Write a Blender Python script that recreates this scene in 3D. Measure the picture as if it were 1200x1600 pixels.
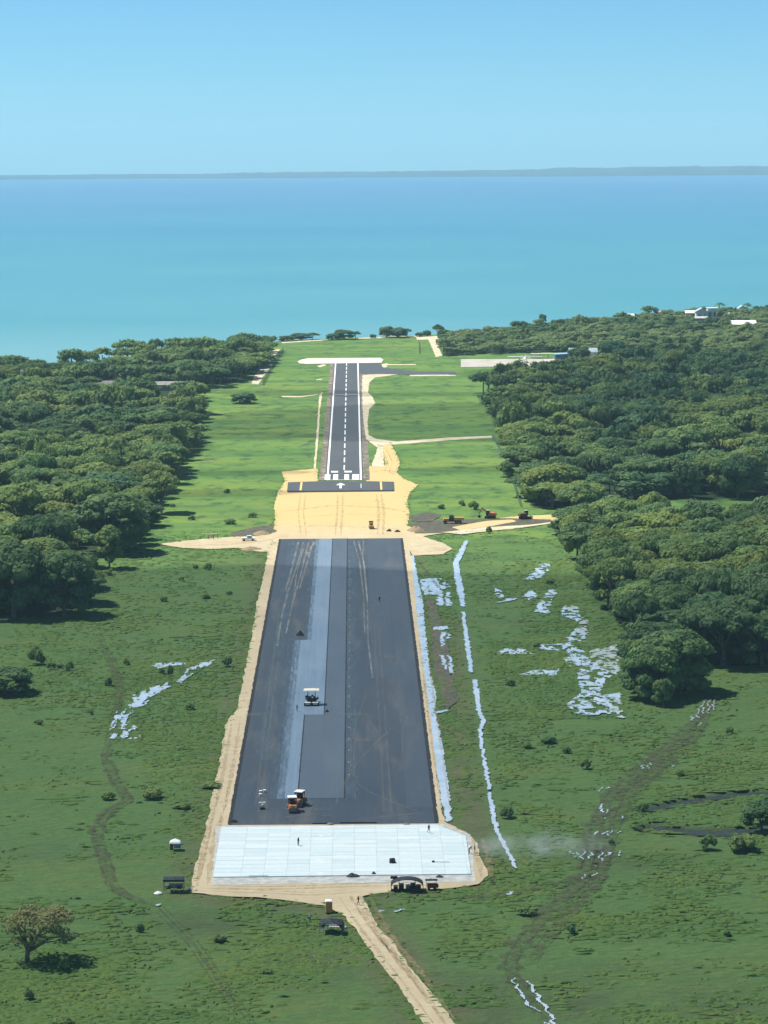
import bpy, bmesh, math, random
import numpy as np
from mathutils import Vector, Matrix, noise

for o in list(bpy.data.objects):
    bpy.data.objects.remove(o)
R = math.radians
sc = bpy.context.scene
col = sc.collection
rnd = random.Random(7)

# ------------------------------------------------------------------ camera
W, H, F = 1200.0, 1600.0, 4500.0          # photograph's frame and focal length in its pixels
S = 0.00689                               # the airfield climbs gently towards the coast
ZC = 139.0
ROLL = R(0.34)
_dx, _dy = -50.0, 559.0
_a = _dx * math.cos(ROLL) + _dy * math.sin(ROLL)
_b = _dy * math.cos(ROLL) - _dx * math.sin(ROLL)
PITCH = math.atan(_b / F)
YAW = math.atan(-_a / F * math.cos(PITCH))
_r = Vector((math.cos(YAW), -math.sin(YAW), 0))
_fh = Vector((math.sin(YAW), math.cos(YAW), 0))
_f = _fh * math.cos(PITCH) - Vector((0, 0, 1)) * math.sin(PITCH)
_u = _fh * math.sin(PITCH) + Vector((0, 0, 1)) * math.cos(PITCH)
CR = _r * math.cos(ROLL) - _u * math.sin(ROLL)
CU = _u * math.cos(ROLL) + _r * math.sin(ROLL)
CF = _f
CP = Vector((0, 0, ZC))
cd = bpy.data.cameras.new('camera')
cam = bpy.data.objects.new('camera', cd)
col.objects.link(cam)
m = Matrix((CR, CU, -CF)).transposed().to_4x4()
m.translation = CP
cam.matrix_world = m
cd.sensor_fit = 'VERTICAL'
cd.sensor_height = 36.0
cd.lens = 36.0 * F / H
HAZE = 5.6e-5
cd.clip_start = 1.0
cd.clip_end = 90000.0
sc.camera = cam

# ------------------------------------------------------------------ sky, sun, exposure
SUN_EL, SUN_AZ = R(60), R(-66)            # azimuth from +y, clockwise; negative is to the left
SUN = Vector((math.sin(SUN_AZ) * math.cos(SUN_EL), math.cos(SUN_AZ) * math.cos(SUN_EL), math.sin(SUN_EL)))
w = bpy.data.worlds.new('World')
sc.world = w
w.use_nodes = True
wn = w.node_tree
wn.nodes.clear()
sky = wn.nodes.new('ShaderNodeTexSky')
sky.sky_type = 'NISHITA'
sky.sun_disc = False
sky.sun_elevation = SUN_EL
sky.sun_rotation = SUN_AZ
sky.altitude = 0
sky.air_density = 0.5
sky.dust_density = 0.28
sky.ozone_density = 3.0
tint = wn.nodes.new('ShaderNodeMix')
tint.data_type = 'RGBA'
tint.blend_type = 'MULTIPLY'
tint.inputs['Factor'].default_value = 1.0
tint.inputs[7].default_value = (0.53, 0.88, 0.98, 1)
bg = wn.nodes.new('ShaderNodeBackground')
bg.inputs['Strength'].default_value = 0.0745
wo = wn.nodes.new('ShaderNodeOutputWorld')
wn.links.new(sky.outputs[0], tint.inputs[6])
wn.links.new(tint.outputs[2], bg.inputs[0])
wn.links.new(bg.outputs[0], wo.inputs[0])
sl = bpy.data.lights.new('sun', 'SUN')
sl.energy = 4.3
sl.angle = R(0.53)
sl.color = (1.0, 0.95, 0.86)
so = bpy.data.objects.new('sun', sl)
col.objects.link(so)
so.rotation_euler = SUN.to_track_quat('Z', 'Y').to_euler()
sc.view_settings.view_transform = 'Standard'
sc.view_settings.look = 'None'
sc.view_settings.gamma = 1.0
sc.view_settings.exposure = 0.88
sc.render.engine = 'CYCLES'
sc.cycles.use_denoising = True
sc.cycles.max_bounces = 8
sc.cycles.diffuse_bounces = 4
sc.cycles.glossy_bounces = 2
sc.cycles.transmission_bounces = 2
sc.cycles.transparent_max_bounces = 8
sc.cycles.volume_bounces = 1

# ------------------------------------------------------------------ helpers
def gz(y):
    return S * y


def P(px, py, h=0.0):
    """photo pixel -> point on the airfield plane (raised by h)"""
    d = CF * F + CR * (px - W / 2) + CU * (H / 2 - py)
    t = (CP.z - h - S * CP.y) / (S * d.y - d.z)
    return CP + d * t


def proj(p):
    q = Vector(p) - CP
    z = q.dot(CF)
    return W / 2 + F * q.dot(CR) / z, H / 2 - F * q.dot(CU) / z


def xy(pts):
    return [(P(a, b).x, P(a, b).y) for a, b in pts]


def tag(o, label=None, cat=None, group=None, kind=None):
    if label:
        o['label'] = label
    if cat:
        o['category'] = cat
    if group:
        o['group'] = group
    if kind:
        o['kind'] = kind
    return o


def link(name, me, mat=None, parent=None, loc=None):
    o = bpy.data.objects.new(name, me)
    col.objects.link(o)
    if mat is not None and me is not None and not me.materials:
        me.materials.append(mat)
    if parent is not None:
        o.parent = parent
    if loc is not None:
        o.location = loc
    return o


def thing(name, label, cat, x, y, rz=0.0, group=None, z=None):
    o = bpy.data.objects.new(name, None)
    col.objects.link(o)
    o.empty_display_size = 0.5
    o.location = (x, y, gz(y) + 0.03 if z is None else z)
    o.rotation_euler = (0, 0, rz)
    tag(o, label, cat, group)
    return o


def np_mesh(name, v, f, smooth=False, attrs=None):
    me = bpy.data.meshes.new(name)
    v = np.asarray(v, dtype=np.float32)
    f = np.asarray(f, dtype=np.int32)
    n = f.shape[1]
    me.vertices.add(len(v))
    me.vertices.foreach_set('co', v.ravel())
    me.loops.add(f.size)
    me.loops.foreach_set('vertex_index', f.ravel())
    me.polygons.add(len(f))
    me.polygons.foreach_set('loop_start', np.arange(0, f.size, n, dtype=np.int32))
    if attrs:
        for k, a in attrs.items():
            at = me.attributes.new(k, 'FLOAT', 'POINT')
            at.data.foreach_set('value', np.asarray(a, dtype=np.float32))
    me.update(calc_edges=True)
    if smooth:
        me.polygons.foreach_set('use_smooth', np.ones(len(f), dtype=bool))
    return me


class MB:
    """collects simple solids into one mesh"""
    def __init__(s):
        s.v, s.f = [], []

    def add(s, v, f):
        b = len(s.v)
        s.v += [tuple(p) for p in v]
        s.f += [tuple(i + b for i in q) for q in f]
        return s

    def box(s, c, d, rz=0.0, taper=1.0, ry=0.0, rx=0.0, bev=0.12):
        """box with clipped corners; c = centre, d = size, taper = top scale"""
        hx, hy, hz = d[0] / 2, d[1] / 2, d[2] / 2
        b = min(bev * min(d), 0.12)
        M = Matrix.Translation(c) @ Matrix.Rotation(rz, 4, 'Z') @ Matrix.Rotation(ry, 4, 'Y') @ Matrix.Rotation(rx, 4, 'X')
        v = []
        for z, k in ((-hz, 1), (hz - b, taper), (hz, taper)):
            e = b if z == hz else 0
            X, Y = hx * k - e, hy * k - e
            for x, y in ((-X + b, -Y), (X - b, -Y), (X, -Y + b), (X, Y - b), (X - b, Y), (-X + b, Y), (-X, Y - b), (-X, -Y + b)):
                v.append(M @ Vector((x, y, z)))
        f = [tuple(range(7, -1, -1)), tuple(range(16, 24))]
        for r_ in (0, 8):
            for i in range(8):
                j = (i + 1) % 8
                f.append((r_ + i, r_ + j, r_ + 8 + j, r_ + 8 + i))
        return s.add(v, f)

    def tube(s, p0, p1, r0, r1=None, n=7, cap=True):
        r1 = r0 if r1 is None else r1
        p0, p1 = Vector(p0), Vector(p1)
        q = (p1 - p0).to_track_quat('Z', 'Y')
        v = []
        for p, r_ in ((p0, r0), (p1, r1)):
            for i in range(n):
                a = 2 * math.pi * i / n
                v.append(p + q @ Vector((r_ * math.cos(a), r_ * math.sin(a), 0)))
        f = [(i, (i + 1) % n, n + (i + 1) % n, n + i) for i in range(n)]
        if cap:
            f += [tuple(range(n - 1, -1, -1)), tuple(range(n, 2 * n))]
        return s.add(v, f)

    def prism(s, prof, y0, y1):
        """profile in x,z extruded along y"""
        n = len(prof)
        v = [(x, y0, z) for x, z in prof] + [(x, y1, z) for x, z in prof]
        f = [tuple(range(n)), tuple(range(2 * n - 1, n - 1, -1))]
        f += [(i, n + i, n + (i + 1) % n, (i + 1) % n) for i in range(n)]
        return s.add(v, f)

    def build(s, name, mat, parent=None, smooth=False):
        me = bpy.data.meshes.new(name)
        me.from_pydata(s.v, [], s.f)
        me.update()
        if smooth:
            me.polygons.foreach_set('use_smooth', [True] * len(me.polygons))
        return link(name, me, mat, parent)


def copy_tree(o, parent=None):
    c = o.copy()
    col.objects.link(c)
    if parent is not None:
        c.parent = parent
    for ch in list(o.children):
        copy_tree(ch, c)
    return c


def inpoly(x, y, poly):
    x = np.asarray(x)
    y = np.asarray(y)
    r_ = np.zeros(x.shape, bool)
    n = len(poly)
    for i in range(n):
        x0, y0 = poly[i]
        x1, y1 = poly[(i + 1) % n]
        if y0 == y1:
            continue
        c = ((y0 > y) != (y1 > y)) & (x < (x1 - x0) * (y - y0) / (y1 - y0) + x0)
        r_ ^= c
    return r_


def ragged(poly, step=2.0, jit=0.0, seed=0, ky=1.6):
    out = []
    n = len(poly)
    for i in range(n):
        a = Vector(poly[i])
        b = Vector(poly[(i + 1) % n])
        k = max(1, int((b - a).length / step))
        for j in range(k):
            p = a.lerp(b, j / k)
            if jit:
                nv = noise.noise_vector(Vector((p.x * .31 + seed, p.y * .19, seed * 1.7))) + .5 * noise.noise_vector(Vector((p.x * .9 + seed, p.y * .6, seed)))
                p = p + Vector((nv.x * jit, nv.y * jit * ky))
            out.append((p.x, p.y))
    return out


def sheet(name, poly, dz, mat, jit=0.0, step=2.0, parent=None, kind='structure', skirt=0.0, seed=1, raw=False):
    pts = ragged(poly, step, jit, seed) if not raw else poly
    bm = bmesh.new()
    vs = [bm.verts.new((x, y, gz(y) + dz)) for x, y in pts]
    f = bm.faces.new(vs)
    f.normal_update()
    if f.normal.z < 0:
        f.normal_flip()
    if skirt:
        lo = [bm.verts.new((x, y, gz(y) + dz - skirt)) for x, y in pts]
        n = len(vs)
        for i in range(n):
            j = (i + 1) % n
            bm.faces.new((vs[i], lo[i], lo[j], vs[j]))
    bmesh.ops.triangulate(bm, faces=[f])
    me = bpy.data.meshes.new(name)
    bm.to_mesh(me)
    bm.free()
    o = link(name, me, mat, parent)
    if parent is None and kind:
        o['kind'] = kind
    return o


def ribbon(pts, width, jit=0.15, step=1.5, seed=0, taper=False):
    """world polyline -> closed outline of a strip"""
    p = []
    for i in range(len(pts) - 1):
        a, b = Vector(pts[i]), Vector(pts[i + 1])
        k = max(1, int((b - a).length / step))
        p += [a.lerp(b, j / k) for j in range(k)]
    p.append(Vector(pts[-1]))
    # smooth
    for _ in range(6):
        p = [p[0]] + [(p[i - 1] + 2 * p[i] + p[i + 1]) / 4 for i in range(1, len(p) - 1)] + [p[-1]]
    Lp, Rp = [], []
    n = len(p)
    for i, q in enumerate(p):
        d = (p[min(i + 1, n - 1)] - p[max(i - 1, 0)]).normalized()
        nn = Vector((-d.y, d.x))
        ww = width / 2 * (1 + jit * 2 * noise.noise(Vector((q.x * .3 + seed, q.y * .25, seed)))
                          + jit * noise.noise(Vector((q.x * 1.1, q.y * .9 + seed, 3))))
        if taper:
            ww *= max(.08, math.sin(math.pi * (i + .5) / n)) ** .4
        Lp.append(q + nn * ww)
        Rp.append(q - nn * ww)
    return Lp, Rp


def ribbon_mesh(name, strips, dz, mat, parent=None, kind='structure'):
    """one mesh of quads for one or more strips"""
    v, f = [], []
    for Lp, Rp in strips:
        b = len(v)
        for a, c in zip(Lp, Rp):
            v += [(a.x, a.y, gz(a.y) + dz), (c.x, c.y, gz(c.y) + dz)]
        for i in range(len(Lp) - 1):
            f.append((b + 2 * i, b + 2 * i + 1, b + 2 * i + 3, b + 2 * i + 2))
    me = np_mesh(name, v, f)
    o = link(name, me, mat, parent)
    if parent is None and kind:
        o['kind'] = kind
    return o


# ------------------------------------------------------------------ materials
def nodes(name):
    mt = bpy.data.materials.new(name)
    mt.use_nodes = True
    nt = mt.node_tree
    nt.nodes.clear()
    out = nt.nodes.new('ShaderNodeOutputMaterial')
    return mt, nt, out


def N(nt, t, **kw):
    n = nt.nodes.new(t)
    for k, v in kw.items():
        setattr(n, k, v)
    return n


def mixc(nt, fac, a, b, mode='MIX'):
    n = N(nt, 'ShaderNodeMix', data_type='RGBA', blend_type=mode)
    for s_, v in (('Factor', fac), (6, a), (7, b)):
        i = n.inputs[s_]
        if hasattr(v, 'is_output'):
            nt.links.new(v, i)
        elif s_ == 'Factor':
            i.default_value = v
        else:
            i.default_value = (*v, 1) if len(v) == 3 else v
    return n.outputs[2]


def pos(nt, scale=(1, 1, 1), obj=False):
    if obj:
        s_ = N(nt, 'ShaderNodeTexCoord').outputs['Object']
    else:
        s_ = N(nt, 'ShaderNodeNewGeometry').outputs['Position']
    mp = N(nt, 'ShaderNodeMapping')
    mp.inputs['Scale'].default_value = scale
    nt.links.new(s_, mp.inputs[0])
    return mp.outputs[0]


def noi(nt, vec, scale, detail=4, rough=.55, lo=.35, hi=.65, dist=0):
    n = N(nt, 'ShaderNodeTexNoise')
    n.inputs['Scale'].default_value = scale
    n.inputs['Detail'].default_value = detail
    n.inputs['Roughness'].default_value = rough
    n.inputs['Distortion'].default_value = dist
    nt.links.new(vec, n.inputs['Vector'])
    r_ = N(nt, 'ShaderNodeMapRange')
    r_.inputs[1].default_value = lo
    r_.inputs[2].default_value = hi
    nt.links.new(n.outputs[0], r_.inputs[0])
    return r_.outputs[0]


def bump(nt, h, strength, dist=.1):
    b = N(nt, 'ShaderNodeBump')
    b.inputs['Strength'].default_value = strength
    b.inputs['Distance'].default_value = dist
    nt.links.new(h, b.inputs['Height'])
    return b.outputs[0]


def pbsdf(nt, out, colr, rough=.8, spec=.3, normal=None, metal=0.0):
    b = N(nt, 'ShaderNodeBsdfPrincipled')
    if hasattr(colr, 'is_output'):
        nt.links.new(colr, b.inputs['Base Color'])
    else:
        b.inputs['Base Color'].default_value = (*colr, 1)
    if hasattr(rough, 'is_output'):
        nt.links.new(rough, b.inputs['Roughness'])
    else:
        b.inputs['Roughness'].default_value = rough
    b.inputs['Specular IOR Level'].default_value = spec
    b.inputs['Metallic'].default_value = metal
    if normal is not None:
        nt.links.new(normal, b.inputs['Normal'])
    nt.links.new(b.outputs[0], out.inputs[0])
    return b


def mapr(nt, val, a, b, c=0.0, d=1.0):
    r_ = N(nt, 'ShaderNodeMapRange')
    r_.inputs[1].default_value = a
    r_.inputs[2].default_value = b
    r_.inputs[3].default_value = c
    r_.inputs[4].default_value = d
    nt.links.new(val, r_.inputs[0])
    return r_.outputs[0]


def plain(name, c, rough=.6, var=.25, scale=1.5, spec=.3, metal=0.0, obj=True, worn=None, wscale=.8):
    mt, nt, out = nodes(name)
    v = pos(nt, obj=obj)
    f = noi(nt, v, scale, 5)
    dk = tuple(x * (1 - var) for x in c)
    lt = tuple(min(1, x * (1 + var * .6)) for x in c)
    cc = mixc(nt, f, dk, lt)
    if worn:
        cc = mixc(nt, noi(nt, v, wscale, 6, .65, .5, .68), cc, worn)
    pbsdf(nt, out, cc, rough, spec, metal=metal)
    return mt


def attr(nt, name):
    a = N(nt, 'ShaderNodeAttribute')
    a.attribute_name = name
    return a.outputs['Fac']


def sepy(nt):
    s_ = N(nt, 'ShaderNodeSeparateXYZ')
    nt.links.new(N(nt, 'ShaderNodeNewGeometry').outputs['Position'], s_.inputs[0])
    return s_.outputs


M = {}
# ground: rough pasture near, mown airfield grass beyond
mt, nt, out = nodes('pasture')
v1 = pos(nt)
vst = pos(nt, (0.45, 1.0, 1.0))
a1 = noi(nt, vst, .035, 5, .6)
a2 = noi(nt, vst, .22, 6, .62, .32, .68)
a3 = noi(nt, vst, .9, 4, .6, .3, .7)
near = mixc(nt, a1, (.060, .122, .036), (.106, .162, .044))
near = mixc(nt, a2, near, (.070, .140, .042))
near = mixc(nt, noi(nt, vst, .06, 6, .65, .50, .70), near, (.128, .150, .040))
near = mixc(nt, noi(nt, pos(nt, (.5, .8, 1)), .021, 5, .6, .60, .74), near, (.062, .066, .036))
near = mixc(nt, a3, near, (.076, .148, .046), 'MIX')
near = mixc(nt, mapr(nt, noi(nt, vst, .55, 5, .7, .4, .7), 0, 1, 0, .6), near, (.048, .098, .036))
far = mixc(nt, noi(nt, vst, .02, 5, .6), (.100, .200, .044), (.155, .236, .048))
far = mixc(nt, noi(nt, pos(nt, (.25, 1.2, 1)), .05, 5, .6, .45, .7), far, (.066, .148, .042))
far = mixc(nt, noi(nt, pos(nt, (1, .3, 1)), .06, 6, .6, .60, .75), far, (.165, .19, .060))
far = mixc(nt, noi(nt, pos(nt, (1, .6, 1)), .12, 6, .66, .50, .66), far, (.045, .105, .036))
ys = sepy(nt)
wob = N(nt, 'ShaderNodeMath', operation='MULTIPLY_ADD')
nt.links.new(a1, wob.inputs[0])
wob.inputs[1].default_value = 60
nt.links.new(ys[1], wob.inputs[2])
cc = mixc(nt, mapr(nt, wob.outputs[0], 955, 1030), near, far)
cc = mixc(nt, attr(nt, 'dry'), cc, mixc(nt, a2, (.070, .085, .042), (.125, .115, .060)))
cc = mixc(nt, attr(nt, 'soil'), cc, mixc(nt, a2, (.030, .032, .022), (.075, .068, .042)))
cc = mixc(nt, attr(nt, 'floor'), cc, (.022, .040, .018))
cc = mixc(nt, attr(nt, 'beach'), cc, (.52, .45, .31))
pbsdf(nt, out, cc, .9, .12, bump(nt, a3, .8, .5))
M['ground'] = mt

mt, nt, out = nodes('grass_blades')
g = mixc(nt, noi(nt, pos(nt, (.5, 1, 1)), .06, 5, .6), (.066, .132, .040), (.128, .172, .048))
g = mixc(nt, attr(nt, 'tint'), g, (.086, .162, .052))
d_ = N(nt, 'ShaderNodeBsdfDiffuse')
t_ = N(nt, 'ShaderNodeBsdfTranslucent')
nt.links.new(g, d_.inputs[0])
nt.links.new(g, t_.inputs[0])
mx = N(nt, 'ShaderNodeMixShader')
mx.inputs[0].default_value = .12
nt.links.new(d_.outputs[0], mx.inputs[1])
nt.links.new(t_.outputs[0], mx.inputs[2])
nt.links.new(mx.outputs[0], out.inputs[0])
M['blades'] = mt


def leafmat(name, dark, light, yellow, rare=.1):
    mt, nt, out = nodes(name)
    oi = N(nt, 'ShaderNodeObjectInfo').outputs['Random']
    tn = attr(nt, 'tint')
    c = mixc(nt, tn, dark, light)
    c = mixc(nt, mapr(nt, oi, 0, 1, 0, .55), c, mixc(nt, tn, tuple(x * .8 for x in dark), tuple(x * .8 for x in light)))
    fr = N(nt, 'ShaderNodeMath', operation='FRACT')
    ml = N(nt, 'ShaderNodeMath', operation='MULTIPLY')
    ml.inputs[1].default_value = 7.31
    nt.links.new(oi, ml.inputs[0])
    nt.links.new(ml.outputs[0], fr.inputs[0])
    c = mixc(nt, mapr(nt, fr.outputs[0], 1 - rare * 2.4, 1, 0, .85), c, yellow)
    f2 = N(nt, 'ShaderNodeMath', operation='FRACT')
    m3 = N(nt, 'ShaderNodeMath', operation='MULTIPLY')
    m3.inputs[1].default_value = 23.7
    nt.links.new(oi, m3.inputs[0])
    nt.links.new(m3.outputs[0], f2.inputs[0])
    c = mixc(nt, mapr(nt, f2.outputs[0], .55, 1, 0, .6), c, mixc(nt, tn, tuple(x * k for x, k in zip(dark, (.9, 1.15, 1.5))), tuple(x * k for x, k in zip(light, (.75, 1.05, 1.35)))))
    c = mixc(nt, mapr(nt, f2.outputs[0], .28, 0, 0, .7), c, mixc(nt, tn, tuple(x * k for x, k in zip(dark, (1.5, 1.3, 1.1))), tuple(x * k for x, k in zip(light, (1.35, 1.15, 1.1)))))
    c = mixc(nt, attr(nt, 'warm'), c, yellow)
    c = mixc(nt, noi(nt, pos(nt), .045, 3, .5, .42, .68), c, mixc(nt, .5, c, yellow))
    d = N(nt, 'ShaderNodeBsdfPrincipled')
    d.inputs['Roughness'].default_value = .75
    d.inputs['Specular IOR Level'].default_value = .12
    t = N(nt, 'ShaderNodeBsdfTranslucent')
    nt.links.new(c, d.inputs[0])
    nt.links.new(c, t.inputs[0])
    mx = N(nt, 'ShaderNodeMixShader')
    mx.inputs[0].default_value = .42
    nt.links.new(d.outputs[0], mx.inputs[1])
    nt.links.new(t.outputs[0], mx.inputs[2])
    nt.links.new(mx.outputs[0], out.inputs[0])
    return mt


M['leaf'] = leafmat('leaf_broad', (.086, .170, .070), (.205, .315, .105), (.29, .35, .10))
M['leaf_dark'] = leafmat('leaf_dark', (.064, .134, .066), (.140, .235, .092), (.155, .245, .085), .02)
M['leaf_bright'] = leafmat('leaf_bright', (.085, .165, .055), (.21, .315, .095), (.28, .34, .10), .4)
M['leaf_dry'] = leafmat('leaf_dry', (.15, .20, .095), (.24, .29, .13), (.30, .30, .13), .1)
M['leaf_scrub'] = leafmat('leaf_scrub', (.090, .160, .075), (.19, .285, .11), (.24, .31, .12), .1)
M['bark'] = plain('bark', (.16, .135, .105), .9, .4, 2.0)
M['bark_pale'] = plain('bark_pale', (.46, .43, .38), .9, .3, 2.0)

# soils and pavements
mt, nt, out = nodes('bare_sand')
v = pos(nt, (1, .35, 1))
vv = pos(nt)
c = mixc(nt, noi(nt, v, .09, 6, .6), (.40, .335, .22), (.50, .43, .29))
c = mixc(nt, noi(nt, vv, .35, 5, .65, .5, .72), c, (.40, .33, .215))
c = mixc(nt, noi(nt, pos(nt, (.12, 2.2, 1)), .5, 4, .6, .55, .75), c, (.55, .48, .34))
c = mixc(nt, mapr(nt, noi(nt, pos(nt, (2.2, .06, 1)), .6, 4, .6, .52, .74), 0, 1, 0, .6), c, (.40, .33, .22))
ys = sepy(nt)
c = mixc(nt, mapr(nt, ys[1], 985, 1040), c, mixc(nt, .76, c, (.54, .40, .16)))
pbsdf(nt, out, c, .95, .1, bump(nt, noi(nt, vv, 1.2, 5, .6, 0, 1), .5, .2))
M['sand'] = mt

mt, nt, out = nodes('pale_gravel')
v = pos(nt)
c = mixc(nt, noi(nt, v, .2, 6, .6), (.44, .38, .26), (.62, .55, .40))
c = mixc(nt, noi(nt, v, .8, 5, .65, .55, .7), c, (.30, .27, .19))
pbsdf(nt, out, c, .95, .1)
M['gravel'] = mt

mt, nt, out = nodes('verge_soil')
v = pos(nt)
c = mixc(nt, noi(nt, pos(nt, (1, .3, 1)), .5, 6, .65), (.095, .085, .070), (.24, .21, .165))
c = mixc(nt, noi(nt, v, .28, 6, .65, .55, .68), c, (.50, .42, .28))
c = mixc(nt, noi(nt, v, .5, 5, .65, .57, .66), c, (.06, .10, .035))
pbsdf(nt, out, c, .95, .1)
M['verge'] = mt

mt, nt, out = nodes('wet_mud')
v = pos(nt)
c = mixc(nt, noi(nt, v, .5, 6, .65), (.045, .042, .030), (.125, .105, .070))
c = mixc(nt, noi(nt, v, .33, 5, .6, .55, .68), c, (.040, .085, .030))
pbsdf(nt, out, c, .75, .3, bump(nt, noi(nt, v, 1.0, 4, .6, 0, 1), .7, .3))
M['mud'] = mt

# wheel ruts: patchy film of soil between grass
mt, nt, out = nodes('rut_soil')
v = pos(nt)
c = mixc(nt, noi(nt, v, .7, 5, .6), (.070, .086, .050), (.112, .116, .076))
b = N(nt, 'ShaderNodeBsdfDiffuse')
nt.links.new(c, b.inputs[0])
tr = N(nt, 'ShaderNodeBsdfTransparent')
mx = N(nt, 'ShaderNodeMixShader')
nt.links.new(mapr(nt, noi(nt, pos(nt, (.9, .5, 1)), .8, 6, .68, .38, .68), 0, 1, 0, .75), mx.inputs[0])
nt.links.new(tr.outputs[0], mx.inputs[1])
nt.links.new(b.outputs[0], mx.inputs[2])
nt.links.new(mx.outputs[0], out.inputs[0])
M['rut'] = mt


def asphalt(name, base, light, rough, spec, streak=.4, dust=.0):
    mt, nt, out = nodes(name)
    v = pos(nt)
    st = noi(nt, pos(nt, (1.6, .018, 1)), 1.0, 5, .6, .3, .7)
    bl = noi(nt, pos(nt, (1, .35, 1)), .07, 6, .6, .3, .7)
    c = mixc(nt, bl, base, light)
    c = mixc(nt, mapr(nt, st, 0, 1, 0, streak), c, light)
    c = mixc(nt, mapr(nt, noi(nt, v, 2.0, 3, .6), 0, 1, 0, .35), c, tuple(x * .72 for x in base))
    if dust:
        c = mixc(nt, mapr(nt, noi(nt, pos(nt, (.9, .10, 1)), .25, 6, .66, .52, .74), 0, 1, 0, dust), c, (.26, .23, .17))
    rr = mapr(nt, bl, 0, 1, rough, min(1, rough + .18))
    pbsdf(nt, out, c, rr, spec, bump(nt, noi(nt, v, 3, 2, .5, 0, 1), .12, .05))
    return mt


M['asphalt'] = asphalt('asphalt_base', (.023, .036, .051), (.040, .057, .078), .60, .42, .6, .20)
M['asphalt_b'] = asphalt('asphalt_lane', (.052, .077, .103), (.070, .099, .130), .52, .5, .6, .06)
M['asphalt_tack'] = asphalt('asphalt_primed', (.090, .145, .200), (.175, .245, .320), .42, .7, 1.0, .05)
M['asphalt_r'] = asphalt('asphalt_right', (.032, .048, .066), (.048, .067, .090), .58, .42, .6, .12)
M['asphalt_old'] = asphalt('asphalt_far', (.048, .056, .064), (.074, .082, .090), .65, .4, .6, .10)
M['asphalt_edge'] = plain('asphalt_edge', (.016, .017, .020), .8, .3, 1.0, obj=False)
M['paint'] = plain('white_paint', (.80, .80, .77), .6, .10, 1.0, obj=False, worn=(.55, .55, .53))
M['paint_y'] = plain('yellow_paint', (.70, .52, .16), .6, .15, 1.0, obj=False)
mt, nt, out = nodes('concrete_white')
v = pos(nt)
oi = N(nt, 'ShaderNodeObjectInfo').outputs['Random']
c = mixc(nt, oi, (.49, .59, .61), (.59, .67, .68))
c = mixc(nt, noi(nt, pos(nt, (.05, 1.6, 1)), .7, 5, .6, .45, .7), c, (.46, .58, .61))
c = mixc(nt, noi(nt, v, .5, 6, .65, .56, .72), c, (.66, .70, .68))
c = mixc(nt, mapr(nt, noi(nt, pos(nt, (.4, 1, 1)), .16, 6, .68, .56, .74), 0, 1, 0, .5), c, (.44, .44, .40))
pbsdf(nt, out, c, .75, .25)
M['concrete'] = mt
M['concrete_grey'] = plain('concrete_grey', (.40, .42, .41), .85, .25, .6, obj=False, worn=(.56, .50, .38))
M['concrete_far'] = plain('concrete_far', (.60, .57, .48), .85, .08, .2, obj=False)
M['apron'] = plain('apron_concrete', (.42, .39, .34), .85, .15, .1, obj=False)

# dust film left by tyres on asphalt
mt, nt, out = nodes('tyre_dust')
v = pos(nt, (1.2, .12, 1))
b = N(nt, 'ShaderNodeBsdfDiffuse')
b.inputs[0].default_value = (.21, .205, .185, 1)
tr = N(nt, 'ShaderNodeBsdfTransparent')
mx = N(nt, 'ShaderNodeMixShader')
nt.links.new(mapr(nt, noi(nt, v, .8, 5, .65, .34, .8), 0, 1, .0, .5), mx.inputs[0])
nt.links.new(tr.outputs[0], mx.inputs[1])
nt.links.new(b.outputs[0], mx.inputs[2])
nt.links.new(mx.outputs[0], out.inputs[0])
M['dust'] = mt

M['dust2'] = M['dust'].copy()
for n_ in M['dust2'].node_tree.nodes:
    if n_.type == 'BSDF_DIFFUSE':
        n_.inputs[0].default_value = (.34, .345, .32, 1)
    if n_.type == 'MAP_RANGE' and abs(n_.inputs[4].default_value - .5) < .01:
        n_.inputs[4].default_value = .75
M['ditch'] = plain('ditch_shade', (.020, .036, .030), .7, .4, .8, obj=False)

# standing water
mt, nt, out = nodes('puddle_water')  # part of the bright sky reflection is put into the pale base colour
v = pos(nt, (1, .5, 1))
b = pbsdf(nt, out, mixc(nt, noi(nt, v, .3, 4, .6), (.40, .50, .56), (.54, .63, .68)), .06, .8,
          bump(nt, noi(nt, pos(nt), 1.5, 2, .5, 0, 1), .02, .05))
b.inputs['IOR'].default_value = 1.75
M['puddle'] = mt

# sea: turquoise shallows, bluer deep water
mt, nt, out = nodes('sea_water')
ys = sepy(nt)
v = pos(nt, (.8, .7, 1))
deep = mixc(nt, noi(nt, v, .0006, 5, .6, .35, .65), (.026, .125, .265), (.040, .155, .280))
shal = mixc(nt, noi(nt, v, .002, 5, .6, .35, .65), (.056, .250, .280), (.095, .290, .310))
c = mixc(nt, mapr(nt, ys[1], 2100, 5000), shal, mixc(nt, noi(nt, v, .0016, 5, .6, .35, .65), (.034, .190, .280), (.052, .228, .300)))
c = mixc(nt, mapr(nt, ys[1], 4200, 11000), c, deep)
c = mixc(nt, mapr(nt, ys[1], 1950, 2350, .55, 0), c, (.19, .36, .37))
wv = noi(nt, pos(nt, (.5, 1, 1)), .08, 5, .6, 0, 1)
b = pbsdf(nt, out, c, .32, .5, bump(nt, wv, .35, 1.2))
b.inputs['IOR'].default_value = 1.333
M['sea'] = mt
M['far_land'] = plain('far_land', (.024, .050, .062), .95, .35, .004, obj=False)

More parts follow.
